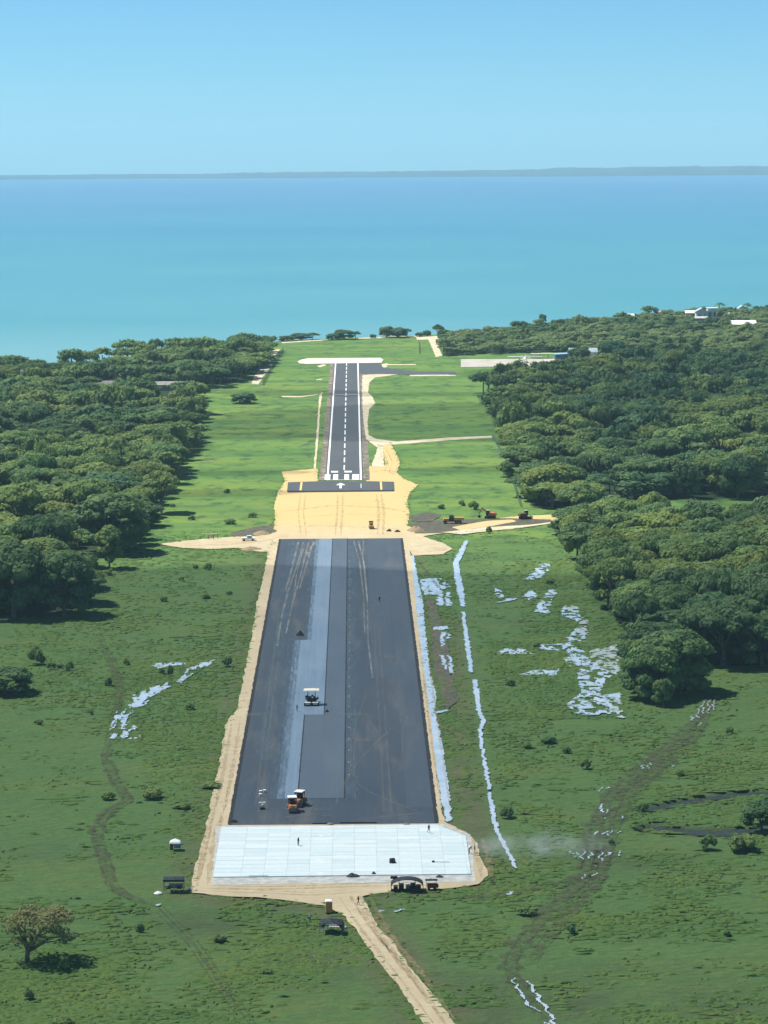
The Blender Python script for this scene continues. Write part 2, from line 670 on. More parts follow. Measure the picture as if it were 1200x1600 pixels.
# things
M['black'] = plain('black_plastic', (.012, .014, .018), .6, .3)
M['tarp'] = plain('dark_tarp', (.018, .026, .034), .75, .3, .9, worn=(.035, .045, .055))
M['steel'] = plain('grey_steel', (.22, .23, .24), .5, .25, metal=.4)
M['white'] = plain('white_sheet', (.80, .81, .80), .6, .08)
M['cream'] = plain('cream_paint', (.72, .69, .58), .55, .1, worn=(.5, .46, .36))
M['orange'] = plain('orange_paint', (.50, .17, .055), .5, .2, worn=(.30, .20, .13))
M['toilet'] = plain('orange_plastic', (.55, .27, .07), .55, .15)
M['red'] = plain('dark_red_paint', (.20, .030, .022), .5, .25)
M['yellow'] = plain('machine_yellow', (.52, .30, .05), .55, .2, worn=(.30, .22, .12))
M['blue_drum'] = plain('pale_blue_plastic', (.26, .46, .58), .5, .15)
M['hangar_roof'] = plain('sheet_roof', (.52, .60, .64), .4, .1, .3, metal=.3)
M['blue_wall'] = plain('blue_sheet_wall', (.045, .10, .20), .6, .2, .4)
M['wall_white'] = plain('white_wall', (.72, .72, .68), .8, .12, .5, worn=(.5, .48, .42))
M['wall_grey'] = plain('grey_wall', (.34, .34, .33), .85, .2, .5)
M['roof_grey'] = plain('old_grey_roof', (.25, .25, .24), .8, .25, .4, worn=(.34, .29, .25))
M['glass'] = plain('window_glass', (.03, .04, .05), .15, .2, spec=.6)
M['brown'] = plain('brown_panel', (.12, .065, .045), .8, .25)
M['tyre'] = plain('tyre_rubber', (.012, .012, .012), .8, .2)
M['wood'] = plain('weathered_wood', (.26, .19, .13), .9, .3)
M['wire'] = plain('fence_wire', (.10, .15, .14), .6, .2, metal=.2)
M['mesh_green'] = plain('fence_mesh', (.06, .12, .10), .8, .2)
M['asphalt_pile'] = plain('loose_asphalt', (.012, .012, .014), .9, .4, 2.0)
M['soil_heap'] = plain('soil_heap', (.30, .22, .13), .95, .3, .8, worn=(.12, .10, .07))

# ------------------------------------------------------------------ the airfield's outlines (world metres)
COAST_PX = [(-500, 582), (-150, 582), (0, 580), (140, 575), (210, 563), (300, 551), (380, 540), (440, 532), (560, 527), (690, 522), (760, 516),
            (850, 506), (950, 498), (1050, 491), (1150, 487), (1300, 482), (1700, 476)]
COAST = xy(COAST_PX)
cx_ = np.array([p[0] for p in COAST])
cy_ = np.array([p[1] for p in COAST])


def coast_y(x):
    return np.interp(x, cx_, cy_)


STRIP = xy([(433, 843), (627, 843), (673, 1285), (347, 1290)])
SAND_NEAR = xy([(428, 838), (632, 838), (643, 870), (651, 950), (661, 1040), (671, 1110), (682, 1200), (694, 1284), (728, 1300), (745, 1318),
                (752, 1345), (762, 1368), (748, 1382), (700, 1388), (640, 1392), (585, 1396), (566, 1400), (585, 1440), (620, 1480), (655, 1530), (690, 1570), (722, 1612),
                (668, 1612), (640, 1565), (605, 1520), (575, 1480), (540, 1432), (505, 1414), (450, 1408), (400, 1402), (345, 1400), (300, 1395), (298, 1378),
                (306, 1352), (317, 1310), (328, 1262), (343, 1190), (352, 1132), (372, 1105), (380, 1060), (392, 1000), (402, 940), (414, 890), (420, 858)])
SAND_MID = xy([(440, 737), (496, 732), (497, 752), (572, 752), (572, 728), (603, 727), (596, 700), (588, 692), (610, 692), (625, 722), (620, 738),
               (630, 748), (653, 757), (640, 770), (636, 785), (640, 805), (636, 822), (660, 826), (700, 822), (760, 812), (812, 806), (872, 804), (872, 816),
               (800, 827), (700, 832), (660, 838), (690, 848), (708, 858), (690, 866), (645, 868), (632, 848),
               (430, 848), (422, 862), (405, 862), (370, 856), (330, 858), (285, 856), (245, 850), (285, 845), (340, 840), (378, 838), (425, 834), (430, 812), (428, 790), (434, 768), (446, 752)])
WATER_A = xy([(637, 868), (641, 900), (645, 940), (650, 980), (654, 1010), (657, 1050), (664, 1085), (667, 1110), (672, 1150), (680, 1200), (688, 1240), (697, 1286),
              (705, 1280), (702, 1240), (697, 1200), (689, 1150), (680, 1112), (682, 1085), (672, 1052), (668, 1010), (664, 980), (661, 940), (652, 900), (647, 868)])
FOREST_L = xy([(-170, 966), (60, 962), (122, 950), (118, 905), (122, 868), (215, 850), (236, 800), (283, 715), (316, 645), (300, 622), (340, 602), (388, 592),
               (412, 562), (420, 548), (300, 557), (215, 568), (150, 582), (-170, 588)])
FOREST_R1 = xy([(902, 816), (904, 835), (912, 885), (940, 945), (990, 1000), (1000, 1084), (1070, 1082), (1092, 1040), (1340, 1036), (1340, 850), (1010, 850), (960, 838)])
FOREST_R2 = xy([(832, 794), (960, 788), (1020, 780), (1340, 776), (1340, 574), (985, 574), (940, 590), (850, 602), (745, 614), (764, 645), (786, 684), (808, 722)])
FOREST_R3 = xy([(692, 556), (800, 552), (860, 550), (1340, 562), (1340, 486), (1150, 491), (1050, 496), (950, 504), (850, 513), (755, 525), (694, 533)])
DITCHES = [xy([(1012, 1262), (1060, 1252), (1110, 1243), (1150, 1238), (1260, 1232)]),
           xy([(1018, 1290), (1060, 1293), (1120, 1297), (1180, 1295), (1260, 1288)])]

# ------------------------------------------------------------------ ground
rows = [300.0]
while rows[-1] < 1560:
    rows.append(rows[-1] * 1.0036)
t = np.array(rows)
NC = 240
u = np.linspace(-1, 1, NC)
X, Y = [], []
for yy in rows:
    hw = 0.17 * yy + 75
    X.append(u * hw)
    Y.append(np.full(NC, yy))
# from the last straight row on, rows follow the shore
xl = u * (0.17 * 1560 + 75)
yl = coast_y(u * 600)
for k in np.linspace(0.02, 1, 60):
    hw = (1 - k) * (0.17 * 1560 + 75) + k * 640
    xs = u * hw
    Y.append((1 - k) * rows[-1] + k * coast_y(xs))
    X.append(xs)
top_rows = len(Y)
drop = []
for d, z in ((8, -1.0), (25, -4.5), (60, -8.0), (140, -11.0)):
    xs = u * 640
    X.append(xs)
    Y.append(coast_y(xs) + d)
    drop.append(z)
X = np.array(X)
Y = np.array(Y)


def fbm(x, y, f, seed, octv=3):
    """cheap smooth value noise on arrays"""
    r_ = np.zeros_like(x)
    amp, tot = 1.0, 0.0
    for o_ in range(octv):
        xx = x * f + seed * 13.1 + o_ * 7.7
        yy = y * f + seed * 5.3 + o_ * 3.1
        xi = np.floor(xx).astype(np.int64)
        yi = np.floor(yy).astype(np.int64)
        xf = xx - xi
        yf = yy - yi
        xf = xf * xf * (3 - 2 * xf)
        yf = yf * yf * (3 - 2 * yf)

        def hsh(a, b):
            h = (a * 374761393 + b * 668265263 + seed * 974634777 + o_ * 1013904223) & 0x7fffffff
            h = ((h ^ (h >> 13)) * 1274126177) & 0x7fffffff
            return ((h ^ (h >> 16)) & 0xffff) / 65535.0
        n00, n10, n01, n11 = hsh(xi, yi), hsh(xi + 1, yi), hsh(xi, yi + 1), hsh(xi + 1, yi + 1)
        r_ += amp * ((n00 * (1 - xf) + n10 * xf) * (1 - yf) + (n01 * (1 - xf) + n11 * xf) * yf)
        tot += amp
        amp *= .5
        f *= 2.1
    return r_ / tot


def pline_dist(x, y, pts):
    d = np.full(x.shape, 1e9)
    for (x0, y0), (x1, y1) in zip(pts[:-1], pts[1:]):
        dx, dy = x1 - x0, y1 - y0
        tt = np.clip(((x - x0) * dx + (y - y0) * dy) / (dx * dx + dy * dy), 0, 1)
        d = np.minimum(d, np.hypot(x - x0 - tt * dx, y - y0 - tt * dy))
    return d


rough_ = np.clip((1075 - Y) / 100, 0.15, 1)
bumpz = (fbm(X, Y * .8, .22, 3, 3) * .75 + fbm(X, Y * .7, .055, 9, 2) * .7)
Z = S * Y - rough_ * (.02 + .30 * bumpz)
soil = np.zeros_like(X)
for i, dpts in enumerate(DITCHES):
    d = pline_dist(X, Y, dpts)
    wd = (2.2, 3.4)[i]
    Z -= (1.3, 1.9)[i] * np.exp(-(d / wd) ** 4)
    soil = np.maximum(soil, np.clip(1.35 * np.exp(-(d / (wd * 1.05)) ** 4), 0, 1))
for bxp, byp, brx, bry in ((765, 1578, 6, 16), (900, 1572, 8, 14), (1130, 1576, 10, 14), (470, 1500, 7, 16), (330, 1440, 12, 10), (1010, 1345, 12, 8)):  # patches that only darken the ground, sharing the ditch mud's mask
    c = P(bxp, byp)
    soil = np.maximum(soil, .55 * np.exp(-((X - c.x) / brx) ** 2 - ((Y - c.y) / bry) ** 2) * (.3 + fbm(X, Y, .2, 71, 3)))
dry = np.exp(-(pline_dist(X, Y, SAND_NEAR + SAND_NEAR[:1]) / 4.5) ** 2) * (.25 + .9 * fbm(X, Y, .12, 41, 3))
dry = np.clip(np.maximum(dry, .8 * np.exp(-(pline_dist(X, Y, xy([(700, 960), (706, 1040), (715, 1120), (725, 1220), (745, 1300)])) / 4) ** 2)), 0, .85)
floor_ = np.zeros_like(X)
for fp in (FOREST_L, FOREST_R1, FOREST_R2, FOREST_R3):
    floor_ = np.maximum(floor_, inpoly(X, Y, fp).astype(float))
beach = np.zeros_like(X)
for k, z in enumerate(drop):
    Z[top_rows + k] = S * coast_y(X[top_rows + k]) + z
    beach[top_rows + k] = 1.0
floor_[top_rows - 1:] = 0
nr = len(Y)
V = np.stack([X.ravel(), Y.ravel(), Z.ravel()], 1)
idx = np.arange(nr * NC).reshape(nr, NC)
Fq = np.stack([idx[:-1, :-1].ravel(), idx[:-1, 1:].ravel(), idx[1:, 1:].ravel(), idx[1:, :-1].ravel()], 1)
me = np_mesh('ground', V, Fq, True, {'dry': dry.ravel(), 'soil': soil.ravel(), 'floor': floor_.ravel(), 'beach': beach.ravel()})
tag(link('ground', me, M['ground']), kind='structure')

# ------------------------------------------------------------------ sea and the far shore
SEA_Z = 7.0
v, f = [], []
ysea = [1500, 1800, 2100, 2600, 3300, 4500, 6500, 9500, 13000, 17500]
for yy in ysea:
    for k in range(9):
        v.append(((k - 4) * 2850, yy, SEA_Z))
for i in range(len(ysea) - 1):
    for k in range(8):
        a = i * 9 + k
        f.append((a, a + 1, a + 10, a + 9))
tag(link('sea', np_mesh('sea', v, f), M['sea']), kind='structure')

v, f = [], []
nx = 420
prof = [(0, -2), (30, .45), (120, .85), (320, 1.0), (600, .75), (900, -2)]
for i in range(nx):
    x = -5200 + 10400 * i / (nx - 1)
    tpx = (x / 16600 * F + 550)
    hh = np.interp(tpx, [-200, 0, 330, 360, 600, 830, 870, 1050, 1200, 1500], [22, 24, 25, 30, 33, 38, 46, 50, 52, 58])
    hh *= 1.0
    x_ = x * 1.1
    hh *= 1 + .10 * noise.noise(Vector((x_ * .004, 0, 1))) + .10 * noise.noise(Vector((x_ * .018, 0, 5))) + .06 * noise.noise(Vector((x_ * .05, 0, 8)))
    y0 = 16500 + 220 * noise.noise(Vector((x * .0012, 3, 1)))
    for dy, k in prof:
        v.append((x, y0 + dy, SEA_Z + hh * k if k > 0 else SEA_Z - 2))
n = len(prof)
for i in range(nx - 1):
    for k in range(n - 1):
        a = i * n + k
        f.append((a, a + n, a + n + 1, a + 1))
tag(link('hills', np_mesh('hills', v, f, True), M['far_land']), kind='structure')

# ------------------------------------------------------------------ runway, sand, pads
tag(sheet('bare_sand_shoulder', SAND_NEAR, .03, M['sand'], .45, 1.5, seed=2), kind='structure')
tag(sheet('bare_sand_crossing', SAND_MID, .034, M['sand'], .55, 1.8, seed=5), kind='structure')


def rect(x0, x1, y0, y1):
    return [(x0, y0), (x1, y0), (x1, y1), (x0, y1)]


def yrow(r_):
    return P(530, r_).y


XL, XR = STRIP[3][0], STRIP[2][0]
Y0, Y1 = yrow(1288), yrow(842)
XL, XR = -25.9, 16.3
runway = sheet('runway', ragged(rect(XL, XR, Y0, Y1), 6, .15, 3), .10, M['asphalt'], raw=True, skirt=.15)
YP, YE, YM = yrow(1117), yrow(1248), yrow(1000)
LX = [-12.35, -7.65, -2.65]


def piece(name, x0, x1, y0, y1, dz, mat, jl=0.0, jr=0.0, seed=0, dens=2.0):
    pts = []
    n = max(2, int((y1 - y0) / dens))
    for i in range(n + 1):
        yy = y0 + (y1 - y0) * i / n
        pts.append((x1 + jr * (noise.noise(Vector((seed, yy * .35, 1))) + .6 * noise.noise(Vector((seed, yy * 1.1, 4)))), yy))
    for i in range(n, -1, -1):
        yy = y0 + (y1 - y0) * i / n
        pts.append((x0 + jl * (noise.noise(Vector((seed + 5, yy * .3, 2))) + .6 * noise.noise(Vector((seed, yy * .9, 7)))), yy))
    return sheet(name, pts, dz, mat, parent=runway, raw=True)


piece('primed_lane', -16.9, LX[0], YE, YM, .108, M['asphalt_tack'], .35, 0, 1)
piece('primed_lane', LX[0] + .01, LX[1], YP, YM, .1085, M['asphalt_tack'], 0, 0, 2)
piece('primed_lane', -13.4, LX[1], YM + .02, Y1, .108, M['asphalt_tack'], .3, 0, 3)
mt, nt, out = nodes('primer_overspray')
b = N(nt, 'ShaderNodeBsdfDiffuse')
b.inputs[0].default_value = (.10, .15, .20, 1)
tr = N(nt, 'ShaderNodeBsdfTransparent')
mx = N(nt, 'ShaderNodeMixShader')
nt.links.new(mapr(nt, noi(nt, pos(nt, (1.6, .12, 1)), .9, 6, .68, .36, .7), 0, 1, 0, .75), mx.inputs[0])
nt.links.new(tr.outputs[0], mx.inputs[1])
nt.links.new(b.outputs[0], mx.inputs[2])
nt.links.new(mx.outputs[0], out.inputs[0])
M['overspray'] = mt
piece('primer_overspray', -18.4, -15.2, YE, YM + 3, .1095, M['overspray'], .5, .3, 31)
piece('primer_overspray', -17.7, -16.2, YE, YM + 3, .1102, M['overspray'], .4, .3, 35)
piece('primer_overspray', -14.6, -12.3, YM, Y1, .1097, M['overspray'], .5, .3, 32)
piece('primer_overspray', LX[2] + .25, .2, YE, Y1, .109, M['overspray'], .1, 1.0, 33)
piece('primer_overspray', -22.5, -19.5, Y0 + 60, Y1, .109, M['overspray'], 1.0, 1.0, 34)
piece('asphalt_lane', LX[0], LX[1], YE, YP, .15, M['asphalt_b'], .05, 0, 4)
piece('asphalt_lane', LX[1] + .02, LX[2], YE, Y1, .152, M['asphalt_b'], 0, 0, 5)
piece('asphalt_lane', 10.4, XR - .5, Y0 + 14, Y1, .108, M['asphalt_r'], .1, .1, 6)
piece('asphalt_lane', 4.2, 10.3, yrow(1060), Y1, .108, M['asphalt_r'], .1, .05, 7)
# dark open joints and fresh edges
piece('open_joint', LX[1] - .16, LX[1] + .10, YP, Y1, .158, M['asphalt_edge'], .05, .05, 8)
piece('open_joint', LX[2] - .05, LX[2] + .22, YE, Y1, .158, M['asphalt_edge'], .06, .06, 9)
piece('open_joint', LX[0] - .22, LX[0] + .05, YE, YP, .158, M['asphalt_edge'], .08, .08, 10)
piece('fresh_edge', XL - .35, XL + .45, Y0, Y1, .112, M['asphalt_edge'], .3, .15, 11)
piece('fresh_edge', XR - .45, XR + .35, Y0, Y1, .112, M['asphalt_edge'], .15, .3, 12)
for i in range(26):                                       # survey dabs beside the centre joint
    yy = Y0 + 45 + i * 12.7
    sheet('survey_dab', rect(-1.8, -1.6, yy, yy + .4), .116, M['paint'], parent=runway, raw=True)
for px, py, wd in ((545, 1117, 60), (400, 1117, 34), (610, 1027, 24), (560, 1157, 40), (615, 885, 28), (640, 860, 0)):
    if wd:
        c = P(px, py)
        k = (py - 210) / 139
        sheet('dust_patch', ragged(rect(c.x - wd / k / 2, c.x + wd / k / 2, c.y - 1.5, c.y + 1.5), 1.2, .5, px), .164, M['dust'], parent=runway, raw=True)
# tyre dust carried on from the sand
tracks = []
for pts, wd in (([(474, 848), (464, 885), (450, 925), (440, 965), (433, 1010)], .55), ([(482, 848), (472, 890), (457, 945), (447, 990)], .5),
                ([(466, 848), (456, 890), (446, 925)], .7), ([(490, 846), (480, 880), (468, 920)], .5), ([(478, 848), (471, 868), (463, 900), (459, 935)], .4),
                ([(553, 846), (562, 880), (568, 930), (570, 990)], .4), ([(560, 846), (570, 885), (574, 940), (575, 1000), (582, 1060)], .45),
                ([(568, 846), (567, 870), (571, 910), (573, 930)], .4), ([(500, 845), (490, 850), (478, 870)], .9),
                ([(548, 1200), (550, 1160), (560, 1120), (575, 1080)], .35), ([(556, 1255), (552, 1200), (556, 1150)], .3),
                ([(440, 1280), (470, 1272), (520, 1276)], .8), ([(560, 1282), (610, 1276), (660, 1272)], .9), ([(640, 1110), (630, 1140), (628, 1180)], .4), ([(400, 1262), (412, 1150), (425, 1050), (436, 960)], .5), ([(408, 1262), (420, 1150), (432, 1050)], .4),
                ([(600, 1270), (596, 1180), (590, 1080), (585, 980)], .45), ([(612, 1270), (606, 1180), (599, 1080), (592, 980)], .4), ([(650, 1268), (600, 1250), (560, 1230), (545, 1200)], .5),
                ([(380, 1275), (430, 1262), (500, 1268), (580, 1260)], .6), ([(520, 1280), (530, 1240), (560, 1190), (600, 1150), (640, 1120)], .45)):
    tracks.append(ribbon(xy(pts), wd, .3, 2.0, len(tracks)))
for i, tr_ in enumerate(tracks):
    ribbon_mesh('tyre_track', [tr_], .168 + .001 * i, M['dust2' if i < 9 else 'dust'], parent=runway)

# white concrete turning pad: slabs poured in lanes
pad_base = sheet('concrete_pad', xy([(338, 1291), (692, 1288), (735, 1304), (744, 1378), (330, 1383)]), .06, M['concrete_grey'], .25, 1.5, seed=9, skirt=.08)
PADP = xy([(346, 1294), (682, 1290), (728, 1308), (736, 1367), (333, 1372)])
pu0, pv0 = -27.5, min(p[1] for p in PADP)
bmp = None
xs_ = [min(p[0] for p in PADP)] + [-22 + 4.3 * i for i in range(13)]
ymax = max(p[1] for p in PADP)
nv_ = 13
pan = 0
for i in range(12):
    x0 = xs_[i] if i else min(p[0] for p in PADP) - 1
    x1 = xs_[i + 1] if i < 11 else 99
    for j in range(nv_):
        y0 = pv0 + (ymax - pv0) * j / nv_
        y1 = pv0 + (ymax - pv0) * (j + 1) / nv_
        bm = bmesh.new()
        vs = [bm.verts.new((x, y, gz(y))) for x, y in PADP]
        bm.faces.new(vs)
        for co, no in (((x0 + .012, 0, 0), (1, 0, 0)), ((x1 - .012, 0, 0), (-1, 0, 0)), ((0, y0 + .03, 0), (0, 1, 0)), ((0, y1 - .03, 0), (0, -1, 0))):
            g_ = bm.verts[:] + bm.edges[:] + bm.faces[:]
            bmesh.ops.bisect_plane(bm, geom=g_, plane_co=co, plane_no=no, clear_inner=True)
        if not bm.faces:
            bm.free()
            continue
        top = .24 + rnd.uniform(-.008, .008)
        for vv_ in bm.verts:
            vv_.co.z = gz(vv_.co.y) + top
        ex = bmesh.ops.extrude_face_region(bm, geom=bm.faces[:])
        for e in ex['geom']:
            if isinstance(e, bmesh.types.BMVert):
                e.co.z -= .20
        bmesh.ops.recalc_face_normals(bm, faces=bm.faces[:])
        me = bpy.data.meshes.new('slab')
        bm.to_mesh(me)
        bm.free()
        link('slab', me, M['concrete'], pad_base)
        pan += 1

# finished runway beyond the sand
YA, YB = yrow(750.5), yrow(567)
verge = sheet('runway_verge', ragged([(-14.3, YA), (6.3, YA), (6.3, yrow(586)), (5.8, YB), (-14.2, YB)], 3, .5, 4), .06, M['verge'], raw=True)
far_rw = sheet('finished_runway', rect(-11.9, 3.6, YA, YB), .10, M['asphalt_old'], raw=True, skirt=.08)
sheet('edge_line', rect(-11.3, -10.55, YA, YB), .112, M['paint'], parent=far_rw, raw=True)
sheet('edge_line', rect(2.3, 3.05, YA, YB), .112, M['paint'], parent=far_rw, raw=True)
for i in range(20):
    yy = yrow(731) + i * 28.7
    if yy + 9 < YB:
        sheet('centre_dash', rect(-4.47, -3.93, yy - 9, yy + 9), .112, M['paint'], parent=far_rw, raw=True)
for a, b in ((507.5, 516), (520.7, 528.2), (538.0, 545.3), (550.4, 561)):
    x0, x1 = P(a, 746).x, P(b, 746).x
    sheet('threshold_bar', rect(x0, x1, yrow(749.6), yrow(741.6)), .116, M['paint'], parent=far_rw, raw=True)
sheet('threshold_line', rect(-11.0, 2.8, YA + .3, yrow(749.9)), .118, M['paint'], parent=far_rw, raw=True)
for a, b in ((517.5, 528.2), (538.2, 549.6)):
    sheet('designation_mark', rect(P(a, 737).x, P(b, 737).x, yrow(738.6), yrow(736.2)), .116, M['paint'], parent=far_rw, raw=True)
sheet('worn_joint', rect(-11, 2.9, yrow(616.8), yrow(616.0)), .114, M['concrete_grey'], parent=far_rw, raw=True)
CS = xy([(450, 754.0), (497, 752.4), (572, 752.2), (615.5, 753.2), (616.5, 766.6), (560, 766.5), (500, 767.6), (448.5, 768.3)])
cross = sheet('threshold_strip', CS, .14, M['asphalt_old'], .05, 3, skirt=.12)
for a in (469.5, 596):
    c0, c1 = P(a - 1, 766.5), P(a + 1, 766.5)
    sheet('yellow_line', rect(c0.x - .15, c1.x + .15, yrow(766.2), yrow(753.6)), .152, M['paint_y'], parent=cross, raw=True)
c = P(532.3, 758)
yb, ym, yt = yrow(763.5), yrow(758.3), yrow(755)
sheet('arrow', [(c.x - .45, yb), (c.x + .45, yb), (c.x + .45, ym), (c.x + 1.5, ym - 1.2), (c.x + 1.7, ym + 1), (c.x, yt), (c.x - 1.7, ym + 1), (c.x - 1.5, ym - 1.2), (c.x - .45, ym)],
      .153, M['paint'], parent=cross, raw=True)
sheet('arrow', rect(P(563.6, 760).x, P(564.6, 760).x, yrow(763), yrow(756.5)), .153, M['paint'], parent=cross, raw=True)
sheet('lip', ragged([(p[0], p[1]) for p in xy([(449, 767.6), (616, 766.2), (616.3, 768), (449, 769.8)])], 4, .1, 2), .145, M['asphalt_edge'], parent=cross, raw=True)
sheet('turning_pad', xy([(465, 565), (472, 561.8), (482, 560.2), (540, 559.6), (594, 559.4), (599, 562), (596, 567), (480, 568.8), (468, 568)]), .16, M['concrete_far'], .1, 4, skirt=.15)
sheet('taxiway', xy([(557, 567.5), (592, 567), (598, 574), (640, 580), (712, 581), (712, 586), (620, 585), (557, 584.5)]), .09, M['asphalt_old'], .2, 5)
sheet('apron', xy([(720, 561.5), (840, 561), (930, 560), (945, 564), (850, 572), (720, 574)]), .12, M['apron'], .1, 5)
G1 = [xy([(566, 586), (600, 584), (634, 581), (630, 584), (586, 590), (577, 598), (575, 614), (582, 620), (586, 630), (577, 640), (574, 660), (576, 680), (588, 686),
          (620, 690), (700, 684), (770, 681), (770, 684), (700, 688), (640, 693), (598, 696), (600, 730), (580, 730), (590, 700), (572, 686), (568, 660), (566, 630)]),
      xy([(499, 616), (504, 613), (500, 640), (498, 680), (493, 733), (490, 733), (496, 660)]),
      xy([(495, 572), (506, 569), (510, 571), (500, 574)]), xy([(494, 592.5), (503, 592), (503, 593.6), (494, 594)]),
      xy([(440, 619), (470, 619), (497, 615.5), (497, 617.5), (470, 621), (440, 620.6)]),
      xy([(393, 600), (397, 588), (412, 570), (418, 552), (432, 546), (438, 546), (430, 556), (422, 575), (410, 590), (404, 601)]),
      xy([(669, 530), (680, 529), (691, 556), (681, 558)]), xy([(596, 569), (606, 567.5), (604, 574), (598, 575)]),
      xy([(600, 569), (650, 569), (650, 570.5), (602, 570.8)]), xy([(640, 586), (712, 585.4), (712, 587.6), (640, 588)]),
      xy([(650, 527), (690, 525), (690, 530), (652, 531)]), xy([(560, 528), (610, 525.8), (655, 524.6), (655, 526.4), (600, 528.4), (560, 529.6)]), xy([(440, 534.5), (500, 531), (515, 530.5), (500, 532.5), (440, 536.5)])]
for i, g_ in enumerate(G1):
    sheet(('sandy_track', 'gravel_track')[i == 0], g_, .072 + .002 * i, M['gravel'], .35, 3, seed=20 + i)
mt, nt, out = nodes('sand_ruts')
b = N(nt, 'ShaderNodeBsdfDiffuse')
b.inputs[0].default_value = (.36, .28, .165, 1)
tr = N(nt, 'ShaderNodeBsdfTransparent')
mx = N(nt, 'ShaderNodeMixShader')
nt.links.new(mapr(nt, noi(nt, pos(nt, (1, .5, 1)), .9, 6, .68, .36, .72), 0, 1, 0, .55), mx.inputs[0])
nt.links.new(tr.outputs[0], mx.inputs[1])
nt.links.new(b.outputs[0], mx.inputs[2])
nt.links.new(mx.outputs[0], out.inputs[0])
M['sandrut'] = mt
SR = [[(436, 812), (500, 806), (560, 804), (632, 808)], [(438, 826), (490, 822), (560, 824), (640, 828)], [(440, 800), (520, 790), (600, 794), (634, 800)], [(470, 772), (466, 800), (470, 836)],
      [(528, 772), (527, 800), (524, 836)], [(588, 772), (592, 800), (590, 836)], [(260, 851), (330, 848), (400, 848), (450, 838)], [(280, 853), (350, 852), (420, 846)], [(640, 826), (720, 826), (800, 818), (866, 809)],
      [(312, 1392), (420, 1396), (500, 1400), (560, 1392)], [(330, 1388), (430, 1390), (560, 1385), (700, 1382)], [(548, 1400), (585, 1455), (640, 1520), (700, 1606)], [(530, 1402), (570, 1460), (622, 1525), (682, 1606)],
      [(560, 1400), (600, 1470), (650, 1530)], [(332, 1270), (318, 1330), (308, 1385)], [(345, 1220), (330, 1290), (316, 1360)], [(362, 1130), (350, 1200), (338, 1260)], [(738, 1310), (748, 1340), (752, 1370)], [(655, 1000), (672, 1140), (690, 1270)],
      [(452, 742), (475, 738), (494, 737)], [(575, 738), (600, 734), (618, 742)], [(596, 700), (606, 722), (600, 740)]]
for i, q in enumerate(SR):
    for off in (0, 1.9):
        ribbon_mesh('wheel_marks', [ribbon([(a + (off if i not in (0, 1, 2, 6, 7, 8, 9, 10) else 0), b + (off if i in (0, 1, 2, 6, 7, 8, 9, 10) else 0)) for a, b in xy(q)], .55 + .3 * (i % 3), .6, 1.5, i + off, taper=True)],
                    .040 + .0008 * i + (.0004 if off else 0), M['sandrut'])
# mud beside the works
for i, g_ in enumerate([xy([(640, 818), (700, 812), (790, 810), (860, 812), (870, 817), (800, 826), (720, 832), (650, 834)]),
                        xy([(360, 832), (395, 824), (428, 820), (430, 832), (400, 838), (368, 838)]),
                        xy([(640, 806), (668, 800), (690, 804), (680, 814), (645, 816)]),
                        xy([(668, 925), (676, 935), (690, 975), (700, 1010), (706, 1060), (716, 1095), (700, 1108), (690, 1085), (680, 1052), (676, 1000), (668, 955)])]):
    sheet('mud_patch', g_, .020 if i == 3 else .05 + .004 * i, M['mud'], .9, 1.6, seed=40 + i)
sheet('sand_bank', xy([(706, 824), (760, 814), (800, 812), (806, 815), (770, 822), (720, 829)]), .075, M['sand'], .4, 2, seed=47)
sheet('wet_road', xy([(690, 832), (760, 824), (830, 820), (868, 815), (868, 817.5), (800, 826), (720, 835)]), .078, M['gravel'], .2, 2, seed=48)
# ------------------------------------------------------------------ standing water


def water(name, polys, thr, seed, cw=.22, ch=.50, fx=.55, fy=.26, dz=.025, wob=1.0):
    v, f, key = [], [], {}

    def vid(i, j, x0, y0):
        k = (i, j)
        if k not in key:
            h = noise.cell_vector(Vector((i + seed * 31.0, j * 1.0, seed)))
            x = x0 + (i + (h.x - .5) * .6) * cw
            y = y0 + (j + (h.y - .5) * .8) * ch
            key[k] = len(v)
            v.append((x, y, gz(y) + dz))
        return key[k]
    for poly in polys:
        ax = np.array(poly)
        x0, y0 = ax.min(0)
        x1, y1 = ax.max(0)
        i0, i1 = int(x0 / cw) - 1, int(x1 / cw) + 1
        j0, j1 = int(y0 / ch) - 1, int(y1 / ch) + 1
        ii, jj = np.meshgrid(np.arange(i0, i1 + 1), np.arange(j0, j1 + 1))
        cxx = (ii + .5) * cw
        cyy = (jj + .5) * ch
        jx = (fbm(cxx, cyy, .5, seed + 3, 2) - .5) * 1.6 * wob
        jy = (fbm(cxx, cyy, .35, seed + 8, 2) - .5) * 4.0 * wob
        ok = inpoly(cxx + jx, cyy + jy, poly) & (fbm(cxx * fx / .3, cyy * fy / .3, .3, seed, 3) > thr)
        for i, j in zip(ii[ok], jj[ok]):
            f.append((vid(i, j, 0, 0), vid(i + 1, j, 0, 0), vid(i + 1, j + 1, 0, 0), vid(i, j + 1, 0, 0)))
    if not f:
        return
    me = np_mesh(name, v, list({tuple(q) for q in f}))
    tag(link(name, me, M['puddle']), kind='structure')


def canal(c):
    l, r_ = [], []
    for x, y, wd in c:
        wd *= .78
        l.append((x - wd / 2, y))
        r_.append((x + wd / 2, y))
    return xy(l + r_[::-1])


